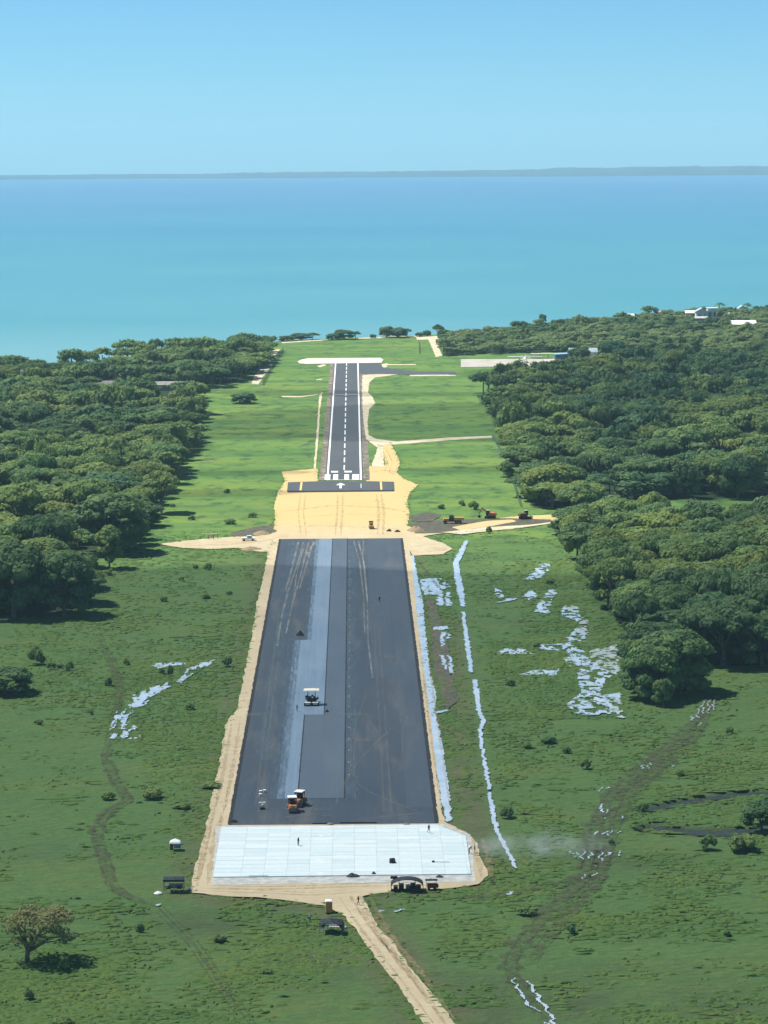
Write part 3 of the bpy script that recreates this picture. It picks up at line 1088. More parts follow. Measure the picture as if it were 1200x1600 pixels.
water('water_channel', [WATER_A], .08, 1, wob=.5)
water('water_ditch', [canal([(729, 845, 6), (719, 866, 12), (712, 880, 12), (716, 905, 13), (720, 925, 12), (724, 948, 8)]),
                      canal([(724, 956, 6), (728, 985, 8), (731, 1010, 10), (735, 1035, 9), (737, 1050, 9)]),
                      canal([(741, 1062, 9), (745, 1085, 11), (748, 1110, 9), (756, 1127, 10), (750, 1140, 8), (752, 1160, 7), (756, 1185, 6), (759, 1200, 8), (765, 1235, 7)]),
                      canal([(765, 1237, 8), (770, 1262, 9), (772, 1285, 9), (782, 1308, 9), (796, 1336, 8), (805, 1356, 5)])], .13, 2, wob=.55)
water('flood_water', [xy(q) for q in (
    [(820, 904), (845, 882), (860, 878), (860, 886), (850, 899), (832, 906)], [(875, 952), (888, 946), (903, 948), (906, 962), (920, 972), (914, 980), (895, 968), (880, 962)],
    [(885, 998), (897, 984), (912, 978), (920, 988), (914, 1002), (892, 1001)],
    [(880, 1030), (893, 1008), (915, 1020), (940, 1012), (968, 1006), (968, 1048), (948, 1062), (936, 1086), (968, 1083), (974, 1122), (950, 1116), (905, 1117), (885, 1102), (905, 1085), (903, 1052)],
    [(835, 956), (843, 940), (858, 922), (872, 922), (862, 938), (856, 958)], [(812, 1054), (838, 1046), (874, 1043), (872, 1054), (840, 1055)],
    [(772, 1020), (795, 1011), (836, 1018), (836, 1022), (800, 1022)], [(838, 1008), (865, 1007), (895, 1003), (884, 1016), (850, 1016)],
    [(816, 932), (830, 922), (840, 930), (828, 938)], [(770, 915), (782, 922), (788, 934), (778, 934)], [(775, 940), (806, 932), (806, 937), (780, 941)])], .46, 3, fx=.8, fy=.42)
water('shallow_puddle', [xy(q) for q in (
    [(655, 905), (690, 904), (703, 916), (684, 928), (662, 930)], [(684, 924), (692, 924), (694, 946), (684, 946)], [(696, 924), (701, 924), (707, 946), (697, 946)],
    [(688, 988), (696, 988), (694, 1010), (690, 1010)], [(698, 990), (703, 990), (703, 998), (699, 998)], [(687, 1024), (693, 1024), (700, 1046), (694, 1044)],
    [(700, 1024), (705, 1026), (710, 1052), (704, 1050)], [(678, 980), (700, 978), (700, 983), (678, 985)], [(672, 1114), (698, 1108), (698, 1112), (674, 1118)])], .30, 4)
water('rut_puddle', [xy(q) for q in (
    [(170, 1146), (182, 1112), (212, 1084), (262, 1066), (268, 1072), (246, 1086), (218, 1106), (206, 1124), (220, 1152), (178, 1160)],
    [(274, 1064), (300, 1042), (336, 1030), (332, 1036), (304, 1050), (282, 1068)], [(230, 1044), (246, 1037), (294, 1034), (292, 1038), (252, 1043)])], .49, 5, fx=1.0, fy=.22)
rut_pud = []
for px, py, wd, dy in ((1090, 1114, 5, 14), (1099, 1104, 5, 20), (1107, 1102, 4, 22), (1114, 1100, 4, 18), (1080, 1122, 6, 6), (1094, 1132, 5, 7), (1003, 1198, 6, 6), (1014, 1196, 5, 9),
                       (938, 1232, 4, 9), (949, 1231, 9, 6), (942, 1262, 7, 12), (948, 1268, 8, 4), (928, 1280, 5, 3), (944, 1279, 4, 3), (974, 1277, 9, 4), (928, 1300, 8, 6),
                       (944, 1300, 10, 7), (953, 1301, 7, 9), (970, 1302, 5, 5), (895, 1334, 4, 10), (902, 1336, 5, 6), (911, 1336, 6, 14), (922, 1338, 6, 13), (938, 1337, 6, 16),
                       (950, 1334, 6, 7), (966, 1333, 6, 7), (906, 1352, 4, 4), (914, 1370, 4, 8), (930, 1368, 4, 7), (933, 1354, 4, 4), (793, 1397, 16, 4), (623, 1422, 24, 4), (600, 1424, 20, 3),
                       (247, 1412, 14, 4), (1049, 1195, 6, 3)):
    rut_pud.append(xy([(px - wd / 2, py + dy / 2), (px + wd * .2, py - dy / 2), (px + wd / 2, py - dy / 2), (px - wd * .1, py + dy / 2)]))
rut_pud.append(canal([(800, 1528, 3), (812, 1548, 4), (828, 1570, 4), (843, 1586, 3)]))
rut_pud.append(canal([(820, 1530, 4), (832, 1545, 6), (848, 1570, 6), (872, 1606, 6)]))
rut_pud.append(canal([(852, 1596, 5), (862, 1606, 5)]))
water('rut_puddle', rut_pud, .20, 6, cw=.22, ch=.45)

# wheel ruts over the pasture: pairs of strips
RUTS = [[(172, 1160), (164, 1180), (178, 1215), (196, 1244), (206, 1249), (180, 1258), (158, 1280), (150, 1300), (158, 1330), (168, 1358), (172, 1380), (200, 1400), (245, 1415)],
        [(1110, 1085), (1100, 1110), (1065, 1145), (1020, 1185), (985, 1215), (950, 1245), (930, 1290), (922, 1330), (910, 1375), (880, 1400), (850, 1430), (815, 1470), (795, 1500), (800, 1525), (840, 1575), (870, 1615)],
        [(1115, 1090), (1085, 1150), (1035, 1195), (985, 1235), (960, 1290), (945, 1340), (930, 1380), (895, 1420), (850, 1470), (830, 1500)],
        [(945, 1365), (900, 1372), (860, 1382), (810, 1392), (770, 1400), (720, 1402)],
        [(170, 1160), (188, 1080), (176, 1035), (150, 990)],
        [(245, 1415), (300, 1470), (340, 1530), (390, 1600)],
        [(690, 850), (760, 842), (830, 838), (890, 860)], [(640, 860), (700, 935), (780, 938), (850, 918)]]
for i, rpts in enumerate(RUTS):
    pts = [Vector(p) for p in xy(rpts)]
    for kq, off in enumerate((-1.0, 1.0, 0.0) if i < 6 else (0.0,)):
        q = []
        for k, p in enumerate(pts):
            d = (pts[min(k + 1, len(pts) - 1)] - pts[max(k - 1, 0)]).normalized()
            q.append(p + Vector((-d.y, d.x)) * off)
        wdt = (.8, .7, .5, .5, .5, .4, .6, .6)[i] if off else (2.8, 4.2, 3.6, 2.0, 1.6, .7, .8, .8)[i]
        ribbon_mesh('wheel_ruts', [ribbon(q, wdt, .7, 1.2, i * 3 + off, taper=True)], .004 + .004 * i + .001 * kq, M['rut'])

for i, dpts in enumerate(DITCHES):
    ribbon_mesh('ditch_bed_shade', [ribbon(dpts, (2.4, 4.2)[i], .5, 1.2, 60 + i)], (-.55, -.75)[i], M['ditch'])  # dark mud strip; the shade down in the ditch is painted into its colour

# ------------------------------------------------------------------ trees


def card_cloud(rng, pads, leaf, per_area, up=.2, jit=.30):
    """leaf-clump faces over flattened lobes; pads: (cx,cy,cz,rx,rz,tint)"""
    Vs, Ts, Ws = [], [], []
    for (cx, cy, cz, rx, rz, tn) in pads:
        n = max(6, int(per_area * rx * (rx * .6 + rz)))
        d = rng.normal(size=(n, 3))
        d[:, 2] = np.abs(d[:, 2]) * .9 - .30
        d /= np.linalg.norm(d, axis=1)[:, None]
        rad = rng.uniform(.80, 1.10, n)[:, None]
        p = np.array([cx, cy, cz]) + d * np.array([rx, rx, rz]) * rad
        nn = d / np.array([rx, rx, rz])
        nn /= np.linalg.norm(nn, axis=1)[:, None]
        nn = nn + np.array([0, 0, up]) + rng.normal(size=(n, 3)) * jit
        nn /= np.linalg.norm(nn, axis=1)[:, None]
        a = np.cross(nn, rng.normal(size=(n, 3)))
        a /= np.linalg.norm(a, axis=1)[:, None] + 1e-9
        b = np.cross(nn, a)
        s1 = leaf * rng.uniform(.5, 1.25, n)[:, None]
        s2 = s1 * rng.uniform(.5, .9, n)[:, None]
        q = np.stack([p - a * s1, p - b * s2 + nn * s1 * .12, p + a * s1 * rng.uniform(.6, 1, n)[:, None], p + b * s2 - nn * s1 * .12], 1)
        Vs.append(q.reshape(-1, 3))
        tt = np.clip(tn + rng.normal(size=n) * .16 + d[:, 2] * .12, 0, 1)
        Ts.append(np.repeat(tt, 4))
    return np.concatenate(Vs), np.concatenate(Ts)


def lobe_cores(pads, k=.84, nl=4, ns=7):
    Vs, Fs, Ts = [], [], []
    b = 0
    for (cx, cy, cz, rx, rz, tn) in pads:
        v = []
        for i in range(nl + 1):
            ph = -math.pi / 2 + math.pi * i / nl
            for j in range(ns):
                th = 2 * math.pi * j / ns
                v.append((cx + k * rx * math.cos(ph) * math.cos(th), cy + k * rx * math.cos(ph) * math.sin(th), cz + k * rz * math.sin(ph)))
        for i in range(nl):
            for j in range(ns):
                Fs.append((b + i * ns + j, b + i * ns + (j + 1) % ns, b + (i + 1) * ns + (j + 1) % ns, b + (i + 1) * ns + j))
        b += len(v)
        Vs += v
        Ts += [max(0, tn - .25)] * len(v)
    return np.array(Vs), np.array(Fs), np.array(Ts)


def make_pads(rng, Rr, Hh, zb, npad, pr=.36, flat=.5, lean=(0, 0)):
    pads = []
    ga = 2.399963
    for i in range(npad):
        q = (i + .5) / npad
        rr = Rr * .80 * math.sqrt(q) * rng.uniform(.85, 1.12)
        th = i * ga + rng.uniform(-.5, .5)
        dome = math.sqrt(max(0, 1 - (rr / Rr) ** 2))
        z = zb + Hh * (dome * .82 + .05) + rng.uniform(-.12, .10) * Hh
        s_ = Rr * pr * rng.uniform(.7, 1.25)
        pads.append((rr * math.cos(th) + lean[0], rr * math.sin(th) + lean[1], z, s_, s_ * flat * rng.uniform(.8, 1.2), float(np.clip(rng.normal(.48, .28), .03, .97))))
    return pads


def crown_mesh(name, rng, pads, leaf, per, core=.84, up=.2, jit=.30, nl=4, ns=7):
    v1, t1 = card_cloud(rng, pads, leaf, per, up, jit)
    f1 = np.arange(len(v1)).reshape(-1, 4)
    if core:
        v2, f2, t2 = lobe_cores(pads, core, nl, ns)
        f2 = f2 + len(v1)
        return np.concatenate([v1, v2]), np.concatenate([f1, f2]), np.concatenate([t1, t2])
    return v1, f1, t1


def trunk_mb(rng, pads, zb, r0, lean=(0, 0), limbs=6, fork=.45):
    mb = MB()
    zf = zb * fork
    a = Vector((0, 0, -.6))
    b = Vector((lean[0] * .35, lean[1] * .35, zf))
    mb.tube(a, b, r0 * 1.25, r0 * .85, 8, False)
    order = sorted(range(len(pads)), key=lambda k: -math.hypot(pads[k][0], pads[k][1]))
    pick = order[::max(1, len(order) // limbs)][:limbs]
    for k in pick:
        e = Vector((pads[k][0] * .9, pads[k][1] * .9, pads[k][2] - pads[k][4] * .2))
        md = b.lerp(e, .5) + Vector((0, 0, .12 * (e - b).length)) + Vector(rng.uniform(-.3, .3, 3).tolist())
        mb.tube(b, md, r0 * .62, r0 * .38, 6, False)
        mb.tube(md, e, r0 * .38, r0 * .14, 5, False)
    return mb


SPEC = {  # R, H, base, pads, padr, flat, leaf, per_area
    'umbrella_a': (9.5, 4.6, 6.0, 34, .27, .42, .62, 17), 'umbrella_b': (10.5, 4.4, 6.8, 40, .25, .40, .62, 17),
    'umbrella_c': (8.2, 5.2, 5.4, 28, .30, .46, .60, 17), 'umbrella_d': (11.5, 5.6, 6.0, 44, .25, .44, .65, 16),
    'round_a': (6.4, 8.0, 3.2, 34, .34, .66, .55, 17), 'round_b': (7.2, 9.0, 2.8, 40, .32, .62, .58, 17),
    'round_c': (5.4, 7.0, 3.0, 26, .37, .66, .52, 18), 'tall_a': (4.6, 10.0, 3.4, 26, .40, .62, .52, 18),
}
TPL, LOW, VLOW = {}, {}, {}
for i, (k, (Rr, Hh, zb, npd, pr, fl, lf, per)) in enumerate(SPEC.items()):
    rng = np.random.default_rng(100 + i)
    pads = make_pads(rng, Rr, Hh, zb, npd, pr, fl)
    if k.startswith(('round', 'tall')):
        # skirts of lower foliage
        for j in range(npd // 2):
            th = j * 2.4 + rng.uniform(-.4, .4)
            rr = Rr * rng.uniform(.62, .92)
            z = zb + Hh * rng.uniform(-.08, .36)
            s_ = Rr * pr * rng.uniform(.6, 1.0)
            pads.append((rr * math.cos(th), rr * math.sin(th), z, s_, s_ * .75, float(np.clip(rng.normal(.35, .2), .05, .9))))
    v, f, t = crown_mesh(k, rng, pads, lf, per)
    me = np_mesh('crown_' + k, v, f, False, {'tint': t, 'warm': np.zeros(len(t))})
    tb = trunk_mb(rng, pads, zb + Hh * .35, Rr * .045 + .12)
    tm = bpy.data.meshes.new('trunk_' + k)
    tm.from_pydata(tb.v, [], tb.f)
    tm.materials.append(M['bark'])
    TPL[k] = (me, tm, Rr, zb + Hh)
    rng = np.random.default_rng(300 + i)
    for dst, frac, grow, lk, pk, cn in ((LOW, .50, 1.32, 1.65, .12, 5), (VLOW, .32, 1.55, 2.0, .07, 4)):
        sel = rng.permutation(len(pads))[:max(8, int(len(pads) * frac))]
        lp = [(pads[q][0], pads[q][1], pads[q][2], pads[q][3] * grow, pads[q][4] * grow, pads[q][5]) for q in sel]
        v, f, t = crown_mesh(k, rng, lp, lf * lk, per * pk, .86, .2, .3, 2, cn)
        tv = []
        for zt, rt in ((-.3, Rr * .05 + .15), (zb + Hh * .55, Rr * .03 + .08)):
            tv += [(rt * math.cos(j * math.pi / 2), rt * math.sin(j * math.pi / 2), zt) for j in range(4)]
        tf = np.array([(j, (j + 1) % 4, 4 + (j + 1) % 4, 4 + j) for j in range(4)]) + len(v)
        dst[k] = (np.concatenate([v, np.array(tv)]), np.concatenate([f, tf]), np.concatenate([t, np.zeros(8)]), Rr, zb + Hh)
CR_MAT = {}


def crown_of(k, mat):
    if (k, mat) not in CR_MAT:
        me = TPL[k][0].copy()
        me.materials.clear()
        me.materials.append(M[mat])
        CR_MAT[(k, mat)] = me
    return CR_MAT[(k, mat)]


def tree(name, label, cat, x, y, k, mat, Rm, Hm, rz, group=None):
    t = thing(name, label, cat, x, y, rz, group, z=gz(y) - .25)
    sx, sz = Rm / TPL[k][2], Hm / TPL[k][3]
    t.scale = (sx, sx, sz)
    link('trunk', TPL[k][1], None, t)
    link('crown', crown_of(k, mat), None, t)
    return t


def poisson(poly, d0, seed, tries=60000, dfun=None):
    ax = np.array(poly)
    x0, y0 = ax.min(0)
    x1, y1 = ax.max(0)
    rng = np.random.default_rng(seed)
    c = np.stack([rng.uniform(x0, x1, tries), rng.uniform(y0, y1, tries)], 1)
    c = c[inpoly(c[:, 0], c[:, 1], poly)]
    grid, out = {}, []
    for x, y in c:
        d = d0 if dfun is None else d0 * dfun(x, y)
        gx, gy = int(x // d0), int(y // d0)
        bad = False
        for i in (-1, 0, 1):
            for j in (-1, 0, 1):
                for q in grid.get((gx + i, gy + j), ()):
                    if (q[0] - x) ** 2 + (q[1] - y) ** 2 < d * d:
                        bad = True
        if not bad:
            grid.setdefault((gx, gy), []).append((x, y))
            out.append((x, y))
    return out


# trees one can single out, by the photograph: base x, base y, crown width px, height px, template, leaf
SPECIAL = [
    (172, 862, 118, 92, 'round_b', 'leaf_dark', 'big dark dome-shaped tree at the sandy track end left of the runway'),
    (72, 893, 104, 88, 'umbrella_d', 'leaf_dark', 'wide dark tree behind the front clump at the left edge'),
    (100, 960, 100, 96, 'round_b', 'leaf_dark', 'dense dark tree standing foremost at the left forest edge'),
    (22, 962, 110, 112, 'round_a', 'leaf_dark', 'tall dark tree cut by the left frame edge beside the foremost tree'),
    (171, 887, 40, 68, 'tall_a', 'leaf_bright', 'slim bright green tree standing alone before the big dark dome tree'),
    (145, 893, 17, 29, 'tall_a', 'leaf_bright', 'little sapling beside the slim bright green tree'),
    (252, 801, 64, 62, 'umbrella_c', 'leaf', 'flat-topped tree with bare leaning trunk beside the left fence'),
    (140, 828, 90, 78, 'umbrella_d', 'leaf_bright', 'yellow-green umbrella tree above the big dark dome tree on the left'),
    (30, 840, 90, 80, 'umbrella_c', 'leaf_bright', 'yellow-green tree at the left frame edge beyond the dark clump'),
    (1018, 1091, 92, 82, 'round_b', 'leaf', 'broad tree standing foremost at the flooded meadow on the right'),
    (1000, 1080, 50, 62, 'round_a', 'leaf_dark', 'dark tree on the water side of the foremost right tree'),
    (1062, 1086, 46, 58, 'round_a', 'leaf_dark', 'small dark tree right of the foremost right tree'),
    (1036, 1102, 34, 42, 'round_c', 'leaf_bright', 'small yellowish bushy tree in front of the foremost right tree'),
    (1130, 1037, 130, 88, 'umbrella_d', 'leaf_dark', 'wide dark tree over the pasture edge right of the muddy track'),
    (1190, 1040, 90, 80, 'round_b', 'leaf_dark', 'dark rounded tree at the right frame edge over the pasture'),
    (950, 948, 54, 72, 'round_a', 'leaf_dark', 'dark tree leaning over the upper flood water'),
    (902, 872, 52, 72, 'round_a', 'leaf', 'leafy tree at the right forest corner below the blue tanks'),
    (1190, 1296, 62, 44, 'round_c', 'leaf_dark', 'dark bushy tree beside the ditch at the right frame edge'),
    (8, 1082, 84, 38, 'round_c', 'leaf_dark', 'low dark thicket alone at the left frame edge in the pasture'),
    (905, 569, 34, 26, 'round_c', 'leaf_dark', 'dark round tree standing before the white hangar front'),
    (958, 566, 46, 34, 'round_b', 'leaf_dark', 'large dark tree right of the hangar'),
    (380, 630, 40, 16, 'round_c', 'leaf_dark', 'low dark round bush tree at the end of the left hedge'),
    (848, 505, 12, 14, 'round_c', 'leaf_dark', 'small dark tree sticking up on the right shore skyline'),
]
spec_pos = []
for i, (px, py, wp, hp, k, mt_, lb) in enumerate(SPECIAL):
    p = P(px, py)
    kk = (py - 210) / 139
    spec_pos.append((p.x, p.y, wp / kk / 2))
    tree('tree' if hp > 30 else 'small_tree', lb, 'tree', p.x, p.y, k, mt_, wp / kk / 2, hp / kk, rnd.uniform(0, 6.28))

COASTAL = [(448, 533, 26, 9), (470, 531, 32, 11), (488, 530, 22, 10), (520, 531, 22, 10), (538, 530, 32, 15), (556, 530, 16, 12), (604, 527, 24, 17),
           (622, 527, 30, 15), (636, 526, 18, 12), (655, 526, 12, 7), (667, 525, 14, 9), (684, 528, 20, 20), (694, 531, 22, 16), (583, 528, 10, 6)]
for i, (px, py, wp, hp) in enumerate(COASTAL):
    p = P(px, py)
    kk = (py - 210) / 139
    where = ['beyond the left dirt track', 'left of the gap with the pale beach', 'between the two gaps of beach', 'between the two gaps of beach', 'between the two gaps of beach',
             'between the two gaps of beach', 'right of the pale beach gap', 'right of the pale beach gap'][min(7, i)]
    tree('shore_tree', f'{"low" if hp < 11 else "rounded"} dark tree on the shore beyond the runway end, number {i + 1} from the left'.replace('number 1 from the left', 'leftmost of the row')
         if False else f'{["leftmost", "second from left", "third from left", "fourth from left", "fifth from left", "sixth from left", "eighth from left", "ninth from left", "tenth from left", "eleventh from left", "twelfth from left", "second from right", "rightmost", "seventh from left, smallest"][i]} tree of the shore row beyond the runway end',
         'tree', p.x, p.y, ('round_c', 'round_a', 'umbrella_c')[i % 3], 'leaf_dark', wp / kk / 2, hp / kk, rnd.uniform(0, 6.28), 'shore trees beyond the runway end')

# forest: the nearest and largest singly, the rest as one mass per wood
KEYS = ['umbrella_a', 'umbrella_b', 'umbrella_c', 'umbrella_d', 'round_a', 'round_b', 'round_c', 'tall_a']
HOUSES_L = [(168, 606, 32), (258, 610, 52)]


def near_special(x, y):
    return any((x - a) ** 2 + (y - b) ** 2 < (r_ * .95) ** 2 for a, b, r_ in spec_pos)


def clear_of(x, y):
    # glades kept open in front of the houses in the left wood and by the hangar
    px, py = proj((x, y, gz(y)))
    for a, b, wd in HOUSES_L:
        if abs(px - a) < wd * .55 and b - 4 < py < b + 46:
            return False
    return True


WOODS = {'left': (FOREST_L, 9.6, 11), 'right_near': (FOREST_R1, 10.2, 12), 'right': (FOREST_R2, 9.8, 13)}
cand = []
for wname, (poly, d0, sd) in WOODS.items():
    for x, y in poisson(poly, d0, sd):
        if near_special(x, y) or not clear_of(x, y):
            continue
        px, py = proj((x, y, gz(y) + 8))
        if px < -110 or px > 1310:
            continue
        r1 = rnd.random()
        edge = 0
        if wname == 'right_near':
            k = rnd.choice(['round_a', 'round_b', 'umbrella_a', 'umbrella_c', 'umbrella_d', 'umbrella_b'])
            Hm = rnd.uniform(11, 17)
            Rm = rnd.uniform(6.5, 10.5)
        else:
            k = rnd.choice(['umbrella_a', 'umbrella_b', 'umbrella_c', 'umbrella_d', 'umbrella_a', 'round_a', 'round_b', 'round_c', 'tall_a'])
            Hm = rnd.uniform(7.0, 14.0) * (1.2 if rnd.random() < .12 else 1)
            if rnd.random() < .07:
                continue
            Rm = rnd.uniform(4.6, 10.6)
        Hm *= 1 + .45 * noise.noise(Vector((x * .03, y * .022, 7.7)))
        if k in ('tall_a', 'round_c'):
            Rm = min(Rm, 5.5)
        # woods vary in patches
        patch = noise.noise(Vector((x * .017, y * .010, 4.2)))
        if patch + rnd.uniform(-.25, .25) > .17:
            mt_ = 'leaf_bright' if rnd.random() < .45 else 'leaf'
        elif patch + rnd.uniform(-.25, .25) < -.12:
            mt_ = 'leaf_dark'
        else:
            mt_ = 'leaf'
        cand.append((y, x, wname, k, mt_, Rm, Hm, px, py))
cand.sort(key=lambda q: q[0] / (q[5] ** .5))
TINTW = {'leaf': ('green', 'green'), 'leaf_dark': ('dark', 'dark'), 'leaf_bright': ('bright', 'yellowish')}
same = {}
mass = {}
for i, (y, x, wname, k, mt_, Rm, Hm, px, py) in enumerate(cand):
    if i < 285:
        shape = 'flat-topped' if k.startswith('umbrella') else ('slim' if k == 'tall_a' else 'rounded')
        size = 'huge' if Rm > 9.3 else ('large' if Rm > 8.0 else ('small' if Rm < 6.0 else 'middling'))
        side = {'left': 'left wood', 'right_near': 'near right wood', 'right': 'far right wood'}[wname]
        if wname == 'left':
            lat = 'frame-edge' if px < 45 else ('edging field,' if px > 190 else 'amid')
        else:
            lat = 'frame-edge' if px > 1140 else ('edging field,' if px < (960 if wname == 'right_near' else 860) else ('amid' if px < 1050 else 'deep in'))
        g0 = proj((x, y, gz(y)))[1]
        lev = ('paving machine' if g0 > 1040 else 'upper flood' if g0 > 960 else 'asphalt lanes' if g0 > 900 else 'asphalt end' if g0 > 842 else 'sand crossing' if g0 > 770
               else 'white arrow' if g0 > 735 else 'gravel turnoff' if g0 > 690 else 'far centreline')
        lb = f'{size} {TINTW[mt_][1]} {shape} tree {lat} {side}, level with {lev}'
        o = tree('tree', lb, 'tree', x, y, k, mt_, Rm, Hm, rnd.uniform(0, 6.28), {'left': 'trees of the left wood', 'right_near': 'trees of the near right wood', 'right': 'trees of the far right wood'}[wname])
        same.setdefault(lb, []).append((px, o))
    else:
        mass.setdefault((wname, mt_), []).append((x, y, k, Rm, Hm))
for x, y in poisson(FOREST_R3, 7.0, 21):
    px, py = proj((x, y, gz(y) + 5))
    if px < 1310 and rnd.random() < .94:
        patch = noise.noise(Vector((x * .02, y * .012, 9.2)))
        mass.setdefault(('shore', 'leaf_scrub' if patch < .1 else ('leaf' if patch < .25 else 'leaf_dark')), []).append(
            (x, y, rnd.choice(['round_c', 'round_a', 'umbrella_c', 'umbrella_a', 'round_b']), rnd.uniform(3, 6.0), rnd.uniform(3.5, 7.0) * (1.6 if rnd.random() < .06 else 1)))
for lb, lst in same.items():
    lst.sort(key=lambda q: q[0])
    if len(lst) > 1:
        for i, (_, o) in enumerate(lst):
            o['label'] = ('leftmost ' if i == 0 else ('rightmost ' if i == len(lst) - 1 else 'middle ')) + lb
            if 0 < i < len(lst) - 1 and len(lst) > 3:
                o['label'] = ['second', 'third', 'fourth', 'fifth', 'sixth', 'seventh', 'eighth'][min(i - 1, 6)] + ' ' + lb
n_mass = 0
for (wname, mt_), lst in mass.items():
    Vs, Fs, Ts, Ws = [], [], [], []
    b = 0
    for x, y, k, Rm, Hm in lst:
        v, f, t, Rr, Ht = (VLOW if wname == 'shore' else LOW)[k]
        a = rnd.uniform(0, 6.28)
        ca, sa = math.cos(a), math.sin(a)
        sx, sz = Rm / Rr, Hm / Ht
        q = np.stack([(v[:, 0] * ca - v[:, 1] * sa) * sx + x, (v[:, 0] * sa + v[:, 1] * ca) * sx + y, v[:, 2] * sz + gz(y) - .25], 1)
        Vs.append(q)
        Fs.append(f + b)
        Ts.append(np.clip(t + rnd.uniform(-.22, .22), 0, 1))
        Ws.append(np.full(len(t), max(0, rnd.uniform(-.5, .45))))
        b += len(v)
    me = np_mesh('forest', np.concatenate(Vs), np.concatenate(Fs), False, {'tint': np.concatenate(Ts), 'warm': np.concatenate(Ws)})
    o = link('forest', me, M[mt_])
    desc = {'leaf': 'mid-green', 'leaf_dark': 'dark green', 'leaf_bright': 'yellow-green', 'leaf_scrub': 'pale green scrub'}[mt_]
    wh = {'left': 'left of the runway', 'right': 'right of the runway', 'right_near': 'right of the flooded meadow', 'shore': 'along the right shore behind the apron'}[wname]
    tag(o, f'distant {desc} treetops of the wood {wh}', 'forest', kind='stuff')
    n_mass += len(lst)
print('forest candidates', len(cand), 'mass', n_mass)

# the lone thin-crowned tree, bottom left
rng = np.random.default_rng(55)
p = P(40, 1502)
lone = thing('lone_tree', 'lone spreading tree with thin yellow-brown leaves at bottom left of the pasture', 'tree', p.x, p.y, 0, z=gz(p.y) - .3)
pads = make_pads(rng, 7.0, 5.2, 4.2, 44, .20, .50, (2.6, .5))
for j in range(26):
    th = j * 2.4
    pads.append((2.6 + 5.6 * math.cos(th) * rng.uniform(.5, 1), .5 + 5.6 * math.sin(th) * rng.uniform(.5, 1), rng.uniform(3.8, 6.4), 1.1, .5, .3))
v, f, t = crown_mesh('c', rng, pads, .30, 38, 0, .3, .6)
warm = np.clip((v[:, 2] - 6.8) / 2.5, 0, 1) * .6
link('crown', np_mesh('crown_lone', v, f, False, {'tint': t, 'warm': warm}), M['leaf_dry'], lone)
tb = trunk_mb(rng, pads, 4.6, .42, (1.2, 0), 14, .42)
tb.build('trunk', M['bark'], lone)

# bare dead tree in the right wood
p = P(1130, 664)
dead = thing('dead_tree', 'bare pale dead tree rising from the wood on the right', 'tree', p.x, p.y)
mb = MB()
for a, b, r0, r1 in (((0, 0, -.5), (.4, 0, 6.5), .55, .4), ((.4, 0, 6.5), (-2.6, .5, 12.5), .34, .10), ((.4, 0, 6.5), (2.9, -.3, 13.2), .34, .10), ((.4, 0, 6.5), (.5, 1.2, 14.2), .3, .08),
                     ((-1.2, .2, 9.7), (-3.6, -.5, 11.2), .16, .06), ((1.7, -.2, 9.9), (4.2, .6, 11.4), .16, .06), ((1.7, -.2, 9.9), (1.9, -.5, 13.6), .14, .05)):
    mb.tube(a, b, r0, r1, 7)
mb.build('trunk', M['bark_pale'], dead)

# coconut palms on the right skyline
pm = MB()
pmf_v, pmf_f = [], []
rngp = np.random.default_rng(8)
for j in range(16):
    th = j * 2 * math.pi / 16 + rngp.uniform(-.15, .15)
    el = rngp.uniform(-.2, .9)
    d = Vector((math.cos(th), math.sin(th), 0))
    s_ = Vector((-math.sin(th), math.cos(th), 0))
    prev = None
    for q in range(7):
        tt = q / 6
        c = d * (3.4 * tt * math.cos(el * .7)) + Vector((0, 0, 3.0 * tt * math.sin(el) - 2.4 * tt * tt))
        wd = .55 * math.sin(math.pi * min(.97, tt * .85 + .12))
        b = len(pmf_v)
        pmf_v += [tuple(c - s_ * wd - Vector((0, 0, wd * .5))), tuple(c), tuple(c + s_ * wd - Vector((0, 0, wd * .5)))]
        if prev is not None:
            pmf_f += [(prev, prev + 1, b + 1, b), (prev + 1, prev + 2, b + 2, b + 1)]
        prev = b
frond = np_mesh('palm_fronds', pmf_v, pmf_f, False, {'tint': np.full(len(pmf_v), .35), 'warm': np.zeros(len(pmf_v))})
frond.materials.append(M['leaf_dark'])
pm.tube((0, 0, -.4), (.3, 0, 4), .26, .2, 7).tube((.3, 0, 4), (.1, .1, 9), .2, .15, 7)
ptm = bpy.data.meshes.new('palm_trunk')
ptm.from_pydata(pm.v, [], pm.f)
ptm.materials.append(M['bark'])
for px, py, hp, lb in ((1124, 498, 27, 'palm beside the white gabled house on the right skyline'), (1167, 496, 24, 'rightmost palm on the skyline near the frame edge'),
                       (996, 510, 18, 'palm on the skyline left of the cluster of white houses'), (714, 531, 14, 'palm at the left end of the shore wood right of the runway'),
                       (1046, 505, 22, 'palm just left of the small white-roofed house'), (846, 516, 20, 'lone palm above the shore wood, left of the white houses')):
    p = P(px, py)
    t = thing('palm_tree', lb, 'palm', p.x, p.y, rnd.uniform(0, 6), 'palms on the shore')
    hh = hp / ((py - 210) / 139)
    t.scale = (hh / 10 * 1.1,) * 2 + (hh / 10,)
    link('trunk', ptm, None, t)
    o = link('crown', frond, None, t, (.1, .1, 9))

